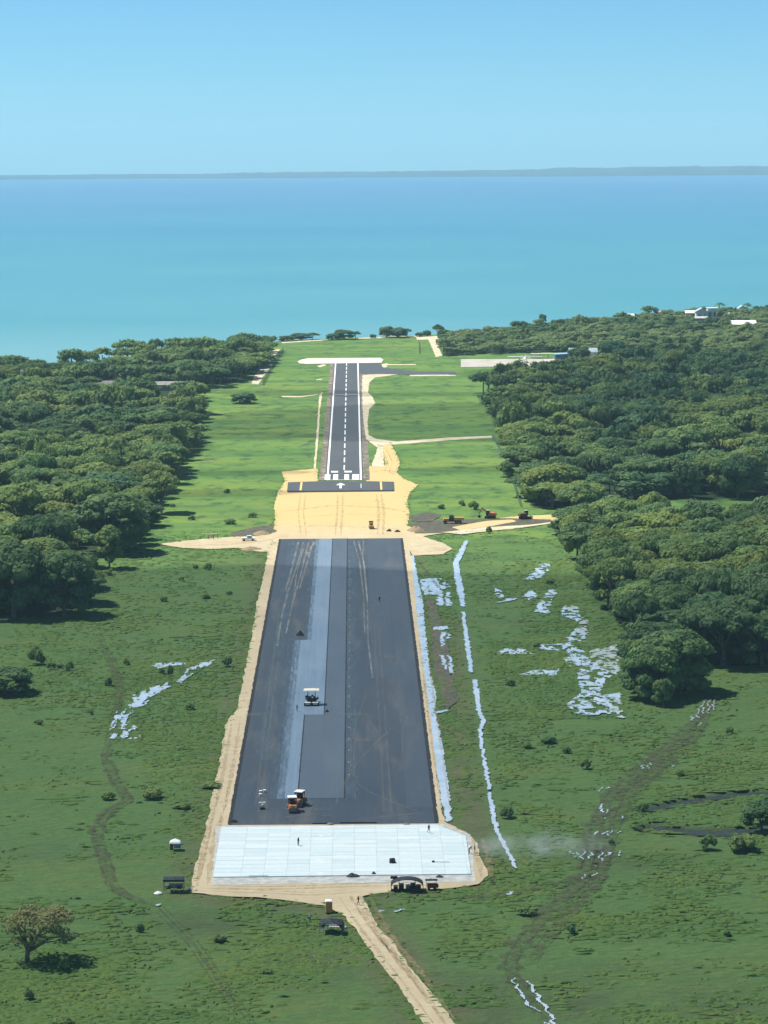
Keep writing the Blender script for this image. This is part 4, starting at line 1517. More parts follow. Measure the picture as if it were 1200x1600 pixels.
# bushes on the pasture
BUSH = []
rng = np.random.default_rng(77)
for i in range(5):
    pads = make_pads(rng, 1.0, .95, -.12, 11, .46, .75)
    v, f, t = crown_mesh('b', rng, pads, .15, 130, .8)
    me = np_mesh('bush_%d' % i, v, f, False, {'tint': t, 'warm': np.zeros(len(t))})
    me.materials.append(M['leaf'])
    BUSH.append(me)
BUSHES = [(57, 1037, 26, 24, 'wide dark bush'), (80, 1044, 14, 11, ''), (108, 1046, 12, 13, ''), (94, 1042, 10, 6, ''), (197, 1038, 10, 9, ''), (170, 1071, 11, 12, ''), (252, 1052, 10, 10, ''),
          (267, 1054, 10, 14, ''), (355, 1040, 14, 14, ''), (297, 1108, 15, 8, ''), (142, 1115, 7, 6, ''), (60, 1130, 14, 8, ''), (168, 1247, 20, 10, ''), (238, 1246, 30, 14, ''), (100, 1516, 16, 17, ''),
          (45, 1560, 14, 15, ''), (100, 1602, 32, 14, ''), (915, 1200, 15, 14, ''), (1004, 1266, 18, 13, ''), (1107, 1326, 26, 20, ''), (1160, 1328, 44, 22, ''), (1140, 1146, 12, 12, ''), (792, 1276, 20, 15, ''),
          (824, 1168, 12, 7, ''), (822, 1427, 36, 12, ''), (893, 1457, 14, 13, ''), (1136, 1460, 10, 9, ''), (325, 889, 12, 9, ''), (306, 888, 8, 6, ''), (284, 906, 8, 5, ''), (170, 898, 12, 7, ''), (358, 928, 10, 6, ''),
          (320, 934, 14, 6, ''), (256, 938, 12, 7, ''), (740, 796, 16, 12, ''), (722, 790, 10, 8, ''), (690, 795, 12, 8, ''), (764, 832, 9, 9, ''), (860, 912, 14, 9, ''), (840, 1010, 12, 6, ''), (798, 1070, 14, 8, ''),
          (270, 792, 8, 6, ''), (300, 812, 10, 7, ''), (360, 818, 18, 8, ''), (395, 808, 14, 7, ''), (355, 770, 10, 6, ''), (955, 1318, 10, 9, ''), (858, 1160, 22, 10, ''), (330, 1230, 30, 8, ''),
          (285, 1262, 26, 7, ''), (344, 1470, 18, 9, ''), (415, 1520, 22, 8, ''), (218, 1455, 14, 12, ''), (1062, 1210, 12, 8, ''), (885, 1175, 14, 8, '')]
bsame = {}
for i, (px, py, wp, hp, nm) in enumerate(BUSHES):
    p = P(px, py)
    kk = (py - 210) / 139
    side = 'left' if px < 500 else 'right'
    dist = 'near the bottom of the picture' if py > 1400 else ('level with the concrete pad' if py > 1230 else ('level with the fresh asphalt' if py > 860 else 'by the sand crossing'))
    size = 'large' if wp > 24 else ('small' if wp < 12 else 'middling')
    o = thing('bush', f'{size} dark bush on the pasture {side} of the runway, {dist}', 'bush', p.x, p.y, rnd.uniform(0, 6), f'{size} bushes {side} of the runway, {dist}', z=gz(p.y) - .3)
    o.scale = (wp / kk / 2 * 1.05, wp / kk / 2 * 1.05, hp / kk / .95 + .2)
    link('foliage', BUSH[i % 5], None, o)
    bsame.setdefault(o['label'], []).append((px, o))
ORD = ['leftmost', 'second', 'third', 'fourth', 'fifth', 'sixth', 'seventh', 'eighth', 'ninth']
for lb, lst in bsame.items():
    lst.sort(key=lambda q: q[0])
    for i, (_, o) in enumerate(lst):
        if len(lst) > 1:
            o['label'] = (ORD[i] if i < len(lst) - 1 or len(lst) > 9 else 'rightmost') + ' ' + lb.replace(' on the pasture', '')

# ------------------------------------------------------------------ long grass of the pasture
rng = np.random.default_rng(5)
NT = 60000
yy = 1 / rng.uniform(1 / 1010.0, 1 / 432.0, NT)
xx = rng.uniform(-1, 1, NT) * (.137 * yy + 10) + .011 * yy
dens = fbm(xx, yy * .7, .10, 31, 3)
dens = dens + .9 * (fbm(xx, yy * .6, .022, 37, 2) - .5)
keep = dens + rng.uniform(-.20, .20, NT) > .44
for poly in (SAND_NEAR, SAND_MID, WATER_A, STRIP, xy([(335, 1290), (738, 1290), (744, 1385), (328, 1388)])):
    keep &= ~inpoly(xx, yy, poly)
for poly in (FOREST_L, FOREST_R1):
    keep &= ~inpoly(xx, yy, poly)
keep &= pline_dist(xx, yy, xy([(717, 868), (716, 905), (724, 950), (737, 1050), (748, 1110), (758, 1200), (771, 1280), (805, 1356)])) > 1.6
for i in (0, 1):
    keep &= pline_dist(xx, yy, xy(RUTS[i])) > 1.9
for dp in DITCHES:
    keep &= pline_dist(xx, yy, dp) > 2.6
xx, yy = xx[keep], yy[keep]
ex, ey = [], []
fx_, fy_ = [], []
for (bx0, bx1, by0, by1, cnt) in ((812, 975, 878, 1122, 2600), (655, 712, 900, 1120, 900), (168, 336, 1030, 1162, 1100), (765, 880, 1000, 1058, 500)):
    for _ in range(cnt):
        q = P(rng.uniform(bx0, bx1), rng.uniform(by0, by1))
        fx_.append(q.x)
        fy_.append(q.y)
ex.append(np.array(fx_))
ey.append(np.array(fy_))
nfl = len(fx_)
for poly in (SAND_NEAR, SAND_MID):
    for (x0, y0), (x1, y1) in zip(poly, poly[1:] + poly[:1]):
        k = int(math.hypot(x1 - x0, y1 - y0) * 1.6)
        tt = rng.random(k)
        ex.append(x0 + (x1 - x0) * tt + rng.normal(0, .55, k))
        ey.append(y0 + (y1 - y0) * tt + rng.normal(0, .9, k))
ex, ey = np.concatenate(ex), np.concatenate(ey)
ok = (ex < XL - 1.2) | (ey < Y0 - 40) | (ey > Y1 + 12) | (np.arange(len(ex)) < nfl)
xx, yy = np.concatenate([xx, ex[ok]]), np.concatenate([yy, ey[ok]])
n = len(xx)
ns = 7
hgt = rng.uniform(.04, .28, n) * (.6 + .8 * fbm(xx, yy, .06, 17, 2))
wx = rng.uniform(.22, 1.0, n) ** 1.3 * (.7 + .9 * fbm(xx, yy, .09, 19, 2)) * 1.3
wy = rng.uniform(.25, .65, n)
zz = S * yy - .20
a0 = rng.uniform(0, 2 * math.pi, n)
ring = []
for kr, (rr, hz) in enumerate(((1.0, 0.0), (.62, .62))):
    for j in range(ns):
        th = 2 * math.pi * j / ns + a0
        jj = rng.uniform(.72, 1.28, n)
        ring.append(np.stack([xx + wx * rr * jj * np.cos(th), yy + wy * rr * jj * np.sin(th), zz + hz * (hgt + .1) * rng.uniform(.6, 1.25, n)], -1))
ring.append(np.stack([xx + rng.normal(0, .12, n), yy + rng.normal(0, .12, n), zz + hgt + .1], -1))
v = np.stack(ring, 1)
nvp = v.shape[1]
tri = []
for j in range(ns):
    k = (j + 1) % ns
    tri += [(j, k, ns + k), (j, ns + k, ns + j), (ns + j, ns + k, 2 * ns)]
f = (np.arange(n)[:, None, None] * nvp + np.array(tri)[None]).reshape(-1, 3)
tn = np.repeat(np.clip(rng.normal(.4, .28, n), 0, 1), nvp)
o = link('grass', np_mesh('grass', v.reshape(-1, 3), f, True, {'tint': tn}), M['blades'])
tag(o, 'long rough green grass covering the pasture beside the runway', 'grass', kind='stuff')

# ------------------------------------------------------------------ people


def person_mesh(pose):
    """one continuous skinned body; pose 'stand', 'walk' or 'bend'"""
    st = .26 if pose == 'walk' else .02
    hipz = .92
    lean = .45 if pose == 'bend' else .04
    J = {'pelvis': (0, 0, hipz), 'belly': (0, -lean * .35, 1.12), 'chest': (0, -lean, 1.36), 'neck': (0, -lean * 1.25, 1.50), 'jaw': (0, -lean * 1.4 - .02, 1.58), 'head': (0, -lean * 1.45, 1.70),
         'hipl': (.10, 0, hipz - .06), 'hipr': (-.10, 0, hipz - .06), 'kneel': (.12, -st * .6 - .03, .50), 'kneer': (-.12, st * .5 - .03, .50), 'ankl': (.13, -st, .09), 'ankr': (-.13, st * 1.3, .10),
         'toel': (.15, -st - .17, .04), 'toer': (-.15, st * 1.3 - .16, .05), 'shl': (.19, -lean, 1.40), 'shr': (-.19, -lean, 1.40),
         'ell': (.26, -lean + .04 + st * .4, 1.14), 'elr': (-.26, -lean + .04 - st * .4, 1.14), 'wrl': (.27, -lean - .14 + st * .4, .93), 'wrr': (-.27, -lean - .14 - st * .5, .94),
         'hal': (.27, -lean - .20 + st * .4, .83), 'har': (-.27, -lean - .20 - st * .5, .84)}
    E = [('pelvis', 'belly'), ('belly', 'chest'), ('chest', 'neck'), ('neck', 'jaw'), ('jaw', 'head'), ('pelvis', 'hipl'), ('pelvis', 'hipr'), ('hipl', 'kneel'), ('hipr', 'kneer'), ('kneel', 'ankl'), ('kneer', 'ankr'),
         ('ankl', 'toel'), ('ankr', 'toer'), ('chest', 'shl'), ('chest', 'shr'), ('shl', 'ell'), ('shr', 'elr'), ('ell', 'wrl'), ('elr', 'wrr'), ('wrl', 'hal'), ('wrr', 'har')]
    RD = dict(pelvis=.15, belly=.14, chest=.165, neck=.06, jaw=.085, head=.10, hipl=.10, hipr=.10, kneel=.065, kneer=.065, ankl=.045, ankr=.045, toel=.04, toer=.04, shl=.075, shr=.075, ell=.047, elr=.047,
              wrl=.033, wrr=.033, hal=.036, har=.036)
    ks = list(J)
    me = bpy.data.meshes.new('body')
    me.from_pydata([J[k] for k in ks], [(ks.index(a), ks.index(b)) for a, b in E], [])
    o = bpy.data.objects.new('body', me)
    col.objects.link(o)
    sk = o.modifiers.new('skin', 'SKIN')
    for i, k in enumerate(ks):
        me.skin_vertices[0].data[i].radius = (RD[k], RD[k])
    me.skin_vertices[0].data[ks.index('pelvis')].use_root = True
    ss = o.modifiers.new('sub', 'SUBSURF')
    ss.levels = ss.render_levels = 1
    dg = bpy.context.evaluated_depsgraph_get()
    bm_ = bpy.data.meshes.new_from_object(o.evaluated_get(dg))
    bpy.data.objects.remove(o)
    bm_.polygons.foreach_set('use_smooth', [True] * len(bm_.polygons))
    bm_.materials.clear()
    return bm_


BODY = {k: person_mesh(k) for k in ('stand', 'walk', 'bend')}


def clothes(name, shirt, trousers, skin=(.16, .09, .06)):
    mt, nt, out = nodes(name)
    s_ = N(nt, 'ShaderNodeSeparateXYZ')
    nt.links.new(N(nt, 'ShaderNodeTexCoord').outputs['Object'], s_.inputs[0])
    cr = N(nt, 'ShaderNodeValToRGB')
    cr.color_ramp.interpolation = 'CONSTANT'
    e = cr.color_ramp.elements
    e[0].position, e[0].color = 0, (.02, .02, .02, 1)
    e[1].position, e[1].color = .05, (*trousers, 1)
    for p_, c_ in ((.49, shirt), (.765, skin), (.88, (.012, .010, .009))):
        q = e.new(p_)
        q.color = (*c_, 1)
    nt.links.new(mapr(nt, s_.outputs[2], 0, 2), cr.inputs[0])
    pbsdf(nt, out, cr.outputs[0], .85, .15)
    return mt


PEOPLE = [(466, 1323, 'stand', 1.0, (.03, .04, .06), (.02, .025, .04), 'person in dark clothes standing alone on the white concrete pad', None),
          (670, 1303, 'walk', .5, (.20, .06, .05), (.025, .03, .05), 'person walking near the far right corner of the white concrete pad', None),
          (560, 1414, 'walk', -1.2, (.10, .05, .03), (.05, .035, .03), 'person walking on the sand road beside the orange toilet', None),
          (733, 1334, 'bend', 1.2, (.02, .02, .03), (.02, .02, .03), 'person bending at the right edge of the concrete pad', 'white'),
          (742, 1333, 'stand', -1.4, (.02, .02, .03), (.03, .02, .02), 'person standing on the sand right of the concrete pad', None),
          (593, 941, 'stand', .2, (.015, .02, .03), (.015, .02, .03), 'person in dark clothes standing alone on the far asphalt lane', None),
          (464, 1112, 'stand', 2.0, (.03, .05, .09), (.02, .02, .03), 'person left of the paving machine, in dark blue clothes', None),
          (505, 1458, 'stand', 0, (.03, .05, .07), (.70, .70, .68), 'person in white trousers in front of the dark canopy by the road', None),
          (484, 1441, 'stand', .8, (.55, .56, .55), (.04, .05, .06), 'person in a pale shirt left of the canopy by the road', None)]
for i, (px, py, pose, rz, sh, tr_, lb, hat) in enumerate(PEOPLE):
    p = P(px, py)
    on_pad = 1295 < py < 1340 and px < 730
    on_rw = py < 1290 and px > 400
    t = thing('person', lb, 'person', p.x, p.y, rz, 'people working on the airfield', z=gz(p.y) + (.235 if on_pad else (.10 if on_rw else .02)))
    me = BODY[pose].copy()
    me.materials.append(clothes('clothes_%d' % i, sh, tr_))
    link('body', me, None, t)

# ------------------------------------------------------------------ road machines


def drum(mb, c, r_, wd, n=14):
    return mb.tube((c[0] - wd / 2, c[1], c[2]), (c[0] + wd / 2, c[1], c[2]), r_, r_, n)


def roller(label, px, py, rz, roofmat='white', paint='orange', scale=1.0, z=.11):
    p = P(px, py)
    t = thing('road_roller', label, 'road roller', p.x, p.y, rz, 'road rollers', z=gz(p.y) + z)
    t.scale = (scale,) * 3
    for s_ in (-1, 1):
        d = drum(MB(), (0, 1.55 * s_, .62), .62, 1.75).build('drum', M['steel'], t, False)
        y = MB()
        for sx in (-1, 1):
            y.box((sx * .98, 1.45 * s_, .72), (.14, 1.1, .34))
        y.box((0, 1.0 * s_, .95), (2.05, .25, .45))
        y.build('drum_yoke', M[paint], t)
    b = MB().box((0, -1.35, 1.30), (1.75, 1.75, .62), taper=.9).box((0, -.25, 1.15), (1.6, 1.0, .7))
    b.build('hood', M[paint], t)
    MB().box((0, 1.3, 1.25), (1.7, 1.6, .52), taper=.9).build('rear_tank', M[paint], t)
    MB().box((0, .25, 1.62), (1.3, .7, .35)).box((0, .55, 1.95), (1.1, .16, .6)).box((0, -.35, 1.9), (1.2, .2, .75)).build('operator_seat', M['black'], t)
    for sx in (-1, 1):
        for sy in (-.5, .85):
            MB().tube((sx * .78, sy, 1.3), (sx * .78, sy, 3.0), .055).build('canopy_post', M['black'], t)
    MB().box((0, .18, 2.72), (1.75, 1.75, .34)).build('canopy_frame', M['black'], t)
    MB().box((0, .18, 3.02), (1.95, 2.05, .14), taper=.92).build('canopy_roof', M[roofmat], t)
    for sx in (-.5, .5):
        MB().box((sx, -2.24, 1.28), (.24, .06, .16)).build('headlight', M['cream'], t)
    return t


roller('orange road roller in front, showing its broad drum hood to the viewer', 457, 1268, .10)
roller('orange road roller half hidden behind the front one', 468, 1259, -.35)
roller('small yellow road roller alone on the sand crossing', 580, 826, .05, 'black', 'yellow', .85, .04)

p = P(487, 1101)
pv_ = thing('paving_machine', 'black asphalt paving machine with a cream canopy on the primed lane', 'paver', p.x, p.y, 0, z=gz(p.y) + .12)
for sx in (-1, 1):
    MB().prism([(-.22, 0), (.22, 0), (.22, .7), (-.22, .7)], -1.6, 2.2).build('crawler_track', M['tyre'], pv_).location = (sx * .95, 0, 0)
MB().box((0, .6, 1.15), (2.1, 3.2, .95), taper=.94).box((.55, -.9, 1.75), (.6, .7, .8)).box((-.55, -.9, 1.75), (.6, .7, .8)).build('chassis', M['black'], pv_)
MB().box((-1.15, 2.7, 1.0), (.9, 1.7, .7), ry=.5).box((1.15, 2.7, 1.0), (.9, 1.7, .7), ry=-.5).box((0, 2.7, .6), (1.6, 1.7, .2)).build('hopper', M['steel'], pv_)
sd = MB().box((0, -2.1, .45), (3.7, .9, .62)).build('screed', M['black'], pv_)
for sx in (-.92, .92):
    MB().box((sx, -2.12, .84), (1.5, .75, .10)).build('screed_plate', M['white'], sd)
    MB().box((sx * 1.0, -2.585, .52), (1.1, .06, .24)).build('end_plate', M['cream'], sd)
MB().box((-1.2, -.9, 2.1), (.7, .12, .5), ry=-.5).box((0, -1.1, 1.9), (1.3, .2, .55)).box((.2, -.7, 2.2), (.5, .5, .6)).build('control_console', M['black'], pv_)
MB().tube((.25, -1.25, 1.95), (.25, -1.32, 1.95), .22, .22, 10).build('work_light', M['white'], pv_)
for sx in (-.9, .9):
    for sy in (-1.0, 1.2):
        MB().tube((sx, sy, 1.4), (sx, sy, 3.5), .07).build('canopy_post', M['black'], pv_)
MB().box((0, .1, 3.58), (3.9, 2.9, .16), taper=.94).box((0, .1, 3.70), (2.4, 2.2, .14), taper=.9).build('canopy_roof', M['cream'], pv_)

p = P(410, 1265)
cm = thing('hand_compactor', 'small dark compactor with white panels standing left of the rollers', 'machine', p.x, p.y, .1, z=gz(p.y) + .11)
MB().box((0, 0, .25), (1.0, 1.1, .4)).build('base_plate', M['black'], cm)
MB().box((0, .1, .75), (.42, .5, .65)).build('engine_cover', M['white'], cm)
for sx in (-.42, .42):
    MB().box((sx, .25, 1.32), (.55, .4, .22)).build('tank', M['white'], cm)
MB().tube((0, .1, 1.0), (0, .9, 1.5), .05).tube((-.4, .9, 1.5), (.4, .9, 1.5), .05).build('handle', M['steel'], cm)
for i, (px, py, lb) in enumerate(((407.5, 1240, 'far left of three'), (413.5, 1239, 'far right of three'), (407, 1245, 'nearest of three'))):
    p = P(px, py)
    b = thing('bucket', f'white bucket on the dark asphalt, {lb} above the compactor', 'bucket', p.x, p.y, 0, 'white buckets on the asphalt', z=gz(p.y) + .10)
    MB().tube((0, 0, 0), (0, 0, .55), .30, .36, 10).build('pail', M['white'], b)
    MB().tube((0, 0, .55), (0, 0, .6), .38, .36, 10).build('lid', M['white'], b)


def mound(name, label, cat, px, py, wx, wy, hz, mat, seed, z=.1, group=None):
    p = P(px, py)
    v, f = [], []
    nr_, ns = 7, 20
    for i in range(nr_ + 1):
        q = i / nr_
        for j in range(ns):
            th = 2 * math.pi * j / ns
            k = 1 + .28 * noise.noise(Vector((math.cos(th) * 1.4, math.sin(th) * 1.4, seed)))
            x, y = wx / 2 * q * k * math.cos(th), wy / 2 * q * k * math.sin(th)
            zz_ = hz * max(0, (1 - q ** 1.3)) * (1 + .5 * noise.noise(Vector((x * 1.3, y * 1.3, seed + 3))))
            v.append((x, y, zz_ - (.12 if i == nr_ else 0)))
    for i in range(nr_):
        for j in range(ns):
            f.append((i * ns + j, i * ns + (j + 1) % ns, (i + 1) * ns + (j + 1) % ns, (i + 1) * ns + j))
    me = np_mesh(name, v, [q[::-1] for q in f], True)
    o = link(name, me, M[mat])
    o.location = (p.x, p.y, gz(p.y) + z)
    tag(o, label, cat, group)
    return o


mound('asphalt_pile', 'black pile of loose asphalt on the left lanes of the fresh runway', 'pile', 469, 993, 2.5, 3.0, 1.3, 'asphalt_pile', 1)
mound('asphalt_pile', 'small dark heap at the near left corner of the asphalt', 'pile', 365, 1285, 2.0, 1.5, .5, 'asphalt_pile', 2)
mound('asphalt_pile', 'small dark heap right of the paving machine', 'pile', 511, 1113, 1.0, 1.2, .6, 'asphalt_pile', 3, .16)
mound('tarp_heap', 'black tarpaulin heap lying at the near edge of the concrete pad', 'tarp', 551, 1370, 2.6, 1.8, .7, 'tarp', 4, .1)
mound('tarp_heap', 'small dark heap on the near concrete edge right of the tarpaulin', 'tarp', 584, 1367, 1.0, 1.0, .5, 'tarp', 5, .2)
mound('tarp_heap', 'small dark heap at the near concrete edge above the red cart', 'tarp', 687, 1371, 1.6, .9, .4, 'tarp', 15, .1)
mound('sand_heap', 'pale sand heap at the right end of the sand crossing', 'heap', 650, 829, 7, 9, 1.6, 'soil_heap', 6, .02)
mound('sand_heap', 'flat sand heap beside the water channel, below the crossing', 'heap', 672, 858, 12, 14, 1.0, 'sand', 7, .02)
mound('sand_heap', 'low grey soil heap left of the sand crossing', 'heap', 408, 834, 7, 9, 1.0, 'soil_heap', 8, .0)
mound('sand_heap', 'long soil heap at the near side of the left sand track', 'heap', 392, 858, 7, 7, .9, 'soil_heap', 9, .0)
for i, (px, py) in enumerate(((608, 830), (621, 831))):
    p = P(px, py)
    mound('spoil_heap', f'{"left" if i == 0 else "right"} of two small dark heaps on the crossing behind the asphalt', 'heap', px, py, 2.4, 2.0, .8, 'asphalt_pile', 10 + i, .03)
p = P(613, 1350)
g_ = thing('generator', 'small dark generator box standing on the white concrete pad', 'generator', p.x, p.y, .3, z=gz(p.y) + .235)
MB().box((0, 0, .5), (1.0, .8, .75)).build('housing', M['black'], g_)
MB().tube((-.45, 0, .92), (.45, 0, .92), .05).tube((-.4, 0, .5), (-.4, 0, .95), .04).tube((.4, 0, .5), (.4, 0, .95), .04).build('handle', M['steel'], g_)
for sx in (-.55, .55):
    MB().tube((sx - .06, -.2, .16), (sx + .06, -.2, .16), .17, .17, 10).build('wheel', M['tyre'], g_)
p = P(690, 1349)
g_ = thing('screeding_rod', 'thin rod lying on the concrete pad near its right edge', 'tool', p.x, p.y, 0, z=gz(p.y) + .24)
MB().box((0, 0, .04), (3.0, .10, .07), rz=-.06).build('rod', M['steel'], g_)
MB().box((-1.6, .05, .16), (.5, .4, .28)).build('blade', M['black'], g_)
for px, py, wd, lb in ((500, 1288, 3.2, 'dark plank lying left along the far edge of the concrete pad'), (560, 1286.5, 7.5, 'long dark plank lying along the far edge of the concrete pad'),
                       (404, 1370.5, 3.6, 'dark plank lying along the near left edge of the concrete pad')):
    p = P(px, py)
    g_ = MB().box((0, 0, .12), (wd, .28, .16)).build('plank', M['black'])
    g_.location = (p.x, p.y, gz(p.y) + .07)
    tag(g_, lb, 'plank')
for px, py, lb in ((516, 1289, 'yellowish bag left at the far edge of the concrete pad'), (635, 1289, 'brownish bag right at the far edge of the concrete pad')):
    o = mound('cement_bag', lb, 'bag', px, py, 1.5, 1.0, .45, 'soil_heap', px * .1, .08)

# ------------------------------------------------------------------ shelters, toilet, hut


def tent_posts(t, xs, ys, h, mat='steel', r_=.05):
    for x in xs:
        for y in ys:
            MB().tube((x, y, 0), (x, y, h), r_).build('post', M[mat], t)


def roof_sag(w_, d_, z, h, sag=.1, nx_=10, ny_=6, arch=0.0):
    v, f = [], []
    for s_ in (0, 1):
        for j in range(ny_ + 1):
            for i in range(nx_ + 1):
                a, b = i / nx_ * 2 - 1, j / ny_ * 2 - 1
                zz_ = z + h * (1 - max(abs(a), abs(b))) + arch * (1 - a * a) - sag * (1 - a * a) * (1 - b * b) * math.sin(i * 1.7 + j) * .6 - .07 * s_
                v.append((a * w_ / 2, b * d_ / 2, zz_))
    n1 = (nx_ + 1) * (ny_ + 1)
    for j in range(ny_):
        for i in range(nx_):
            q = (j * (nx_ + 1) + i, j * (nx_ + 1) + i + 1, (j + 1) * (nx_ + 1) + i + 1, (j + 1) * (nx_ + 1) + i)
            f.append(q)
            f.append(tuple(k + n1 for k in q[::-1]))
    ring = [i for i in range(nx_ + 1)] + [j * (nx_ + 1) + nx_ for j in range(1, ny_ + 1)] + [ny_ * (nx_ + 1) + i for i in range(nx_ - 1, -1, -1)] + [j * (nx_ + 1) for j in range(ny_ - 1, 0, -1)]
    for k in range(len(ring)):
        a, b = ring[k], ring[(k + 1) % len(ring)]
        f.append((b, a, a + n1, b + n1))
    return MB().add(v, f)


def motorbike(label, x, y, rz, z, mat='black'):
    t = thing('motorbike', label, 'motorbike', x, y, rz, 'motorbikes under the canopies', z=z)
    for sx in (-.62, .62):
        w_ = MB()
        n_ = 14
        for k in range(n_):
            a, b = 2 * math.pi * k / n_, 2 * math.pi * (k + 1) / n_
            w_.tube((sx + .27 * math.cos(a), 0, .31 + .27 * math.sin(a)), (sx + .27 * math.cos(b), 0, .31 + .27 * math.sin(b)), .05, .05, 5, False)
        w_.build('wheel', M['tyre'], t)
    MB().box((0, 0, .45), (.6, .22, .36)).tube((.62, 0, .31), (.42, 0, 1.0), .035).tube((-.62, 0, .31), (-.1, 0, .5), .05).build('frame', M['black'], t)
    MB().box((.16, 0, .76), (.42, .24, .22), ry=.15).build('tank', M[mat], t)
    MB().box((-.35, 0, .78), (.75, .24, .11), ry=-.08).build('seat', M['black'], t)
    MB().tube((.42, -.36, 1.05), (.42, .36, 1.05), .03).build('handlebar', M['steel'], t)
    return t


p = P(272, 1391)
t = thing('canopy_tent', 'flat black canopy on posts at the grass left of the concrete pad', 'canopy', p.x, p.y, 0)
roof_sag(3.9, 2.6, 2.28, .18, .1).build('roof', M['tarp'], t)
MB().box((0, -1.28, 2.08), (3.9, .05, .40)).build('valance', M['tarp'], t)
tent_posts(t, (-1.85, 1.85), (-1.2, 1.2), 2.3)
MB().box((.3, .9, .6), (2.6, .06, .9)).build('back_panel', M['wall_grey'], t)
motorbike('black motorbike under the flat canopy, on its left', p.x - 1.0, p.y - .2, .15, gz(p.y) + .03)
motorbike('black motorbike under the flat canopy, on its right', p.x + .9, p.y - .1, 2.9, gz(p.y) + .03)
q = P(247, 1394)
mound('white_sheet_heap', 'crumpled white sheet on the grass left of the flat canopy', 'sheet', 247, 1395, 1.6, 1.3, .35, 'white', 21, .0)
mound('white_sheet_heap', 'pale bag on the sand right of the flat canopy', 'sheet', 297, 1389, 1.3, 1.2, .3, 'concrete_grey', 22, .02)

p = P(274, 1327)
t = thing('booth', 'small booth with a white peaked roof on the grass left of the runway', 'booth', p.x, p.y, 0)
MB().add([(-1.12, -1.0, 1.32), (1.12, -1.0, 1.32), (1.12, 1.0, 1.32), (-1.12, 1.0, 1.32), (-.95, -.85, 1.6), (.95, -.85, 1.6), (.95, .85, 1.6), (-.95, .85, 1.6), (0, 0, 2.15)],
         [(3, 2, 1, 0), (0, 1, 5, 4), (1, 2, 6, 5), (2, 3, 7, 6), (3, 0, 4, 7), (4, 5, 8), (5, 6, 8), (6, 7, 8), (7, 4, 8)]).build('roof', M['white'], t)
tent_posts(t, (-.95, .95), (-.85, .85), 1.4, 'brown', .05)
MB().box((-.66, -.84, .66), (.62, .06, 1.3)).build('front_panel', M['brown'], t)
MB().box((.35, .8, .66), (1.3, .06, 1.3)).build('back_panel', M['wall_grey'], t)
MB().box((.35, -.8, 1.12), (1.3, .06, .3)).build('counter', M['wall_grey'], t)

p = P(514, 1425)
t = thing('portable_toilet', 'orange portable toilet with a white roof where the sand road meets the apron', 'toilet', p.x, p.y, .06)
MB().box((0, 0, 1.02), (1.2, 1.2, 2.0), bev=.05).build('cabin', M['toilet'], t)
MB().box((0, -.615, 1.0), (.8, .05, 1.75)).build('door', M['toilet'], t)
MB().box((.28, -.66, 1.05), (.08, .05, .16)).build('door_handle', M['black'], t)
MB().box((0, 0, 2.10), (1.32, 1.32, .18), taper=.82).tube((.35, .35, 2.1), (.35, .35, 2.5), .06).build('roof', M['white'], t)

p = P(517, 1456)
t = thing('shade_canopy', 'dark sagging canopy with chairs on the grass beside the sand road', 'canopy', p.x, p.y, -.05)
roof_sag(4.0, 3.4, 1.75, .35, .25, arch=.25).build('roof', M['tarp'], t)
MB().add([(1.2, -1.7, 1.75), (2.0, -1.7, 1.72), (2.3, -1.5, .6), (2.05, 1.7, 1.75), (2.4, 1.5, .6)], [(1, 2, 4, 3), (0, 1, 2)]).build('side_flap', M['tarp'], t)
tent_posts(t, (-1.9, 1.9), (-1.55, 1.55), 1.95)
p2 = P(522, 1452)
for k in range(4):
    o = thing('chair', f'{["leftmost", "second", "third", "rightmost"][k]} pale chair under the dark canopy by the road', 'chair', p2.x - .85 + .58 * k, p2.y, .06 * (k - 1), 'pale chairs under the canopy')
    MB().box((0, 0, .45), (.5, .5, .08)).build('seat', M['white'], o)
    MB().box((0, .24, .78), (.5, .07, .6)).build('backrest', M['white'], o)
    for a in (-.2, .2):
        for b in (-.2, .2):
            MB().tube((a, b, 0), (a, b, .45), .03).build('leg', M['steel'], o)
p2 = P(507, 1452)
o = thing('table', 'small dark table under the left side of the canopy by the road', 'table', p2.x, p2.y)
MB().box((0, 0, .72), (1.3, .7, .06)).build('table_top', M['tarp'], o)
for a in (-.55, .55):
    for b in (-.28, .28):
        MB().tube((a, b, 0), (a, b, .7), .03).build('leg', M['steel'], o)
mound('rag', 'white rag on the grass beside the canopy, nearest the road', 'rag', 539, 1448, .6, .5, .2, 'white', 25, .0)
mound('rag', 'second white rag on the grass right below the canopy', 'rag', 541, 1455, .5, .5, .2, 'white', 26, .0)

# hoop shelter
p = P(636, 1391)
t = thing('hoop_shelter', 'black arched shelter full of gear at the near edge of the concrete pad', 'shelter', p.x, p.y, 0)
v, f = [], []
na = 12
for s_, rr in ((0, 1.0), (1, .94)):
    for j, y in enumerate((-1.2, 1.6)):
        for i in range(na + 1):
            a = math.pi * i / na
            v.append((-3.0 * rr * math.cos(a), y, 1.1 + 1.15 * rr * math.sin(a)))
k = na + 1
for i in range(na):
    f += [(i, i + 1, k + i + 1, k + i), (2 * k + i + 1, 2 * k + i, 3 * k + i, 3 * k + i + 1), (i + 1, i, 2 * k + i, 2 * k + i + 1), (k + i, k + i + 1, 3 * k + i + 1, 3 * k + i)]
MB().add(v, f).build('arched_cover', M['tarp'], t, True)
for x in (-2.95, -1.5, 1.5, 2.95):
    MB().tube((x, -1.15, 0), (x, -1.15, 1.15 + (1.0 if abs(x) < 2 else 0)), .07).build('post', M['black'], t)
MB().box((0, -1.18, .30), (6.0, .08, .55)).build('lower_rail', M['black'], t)
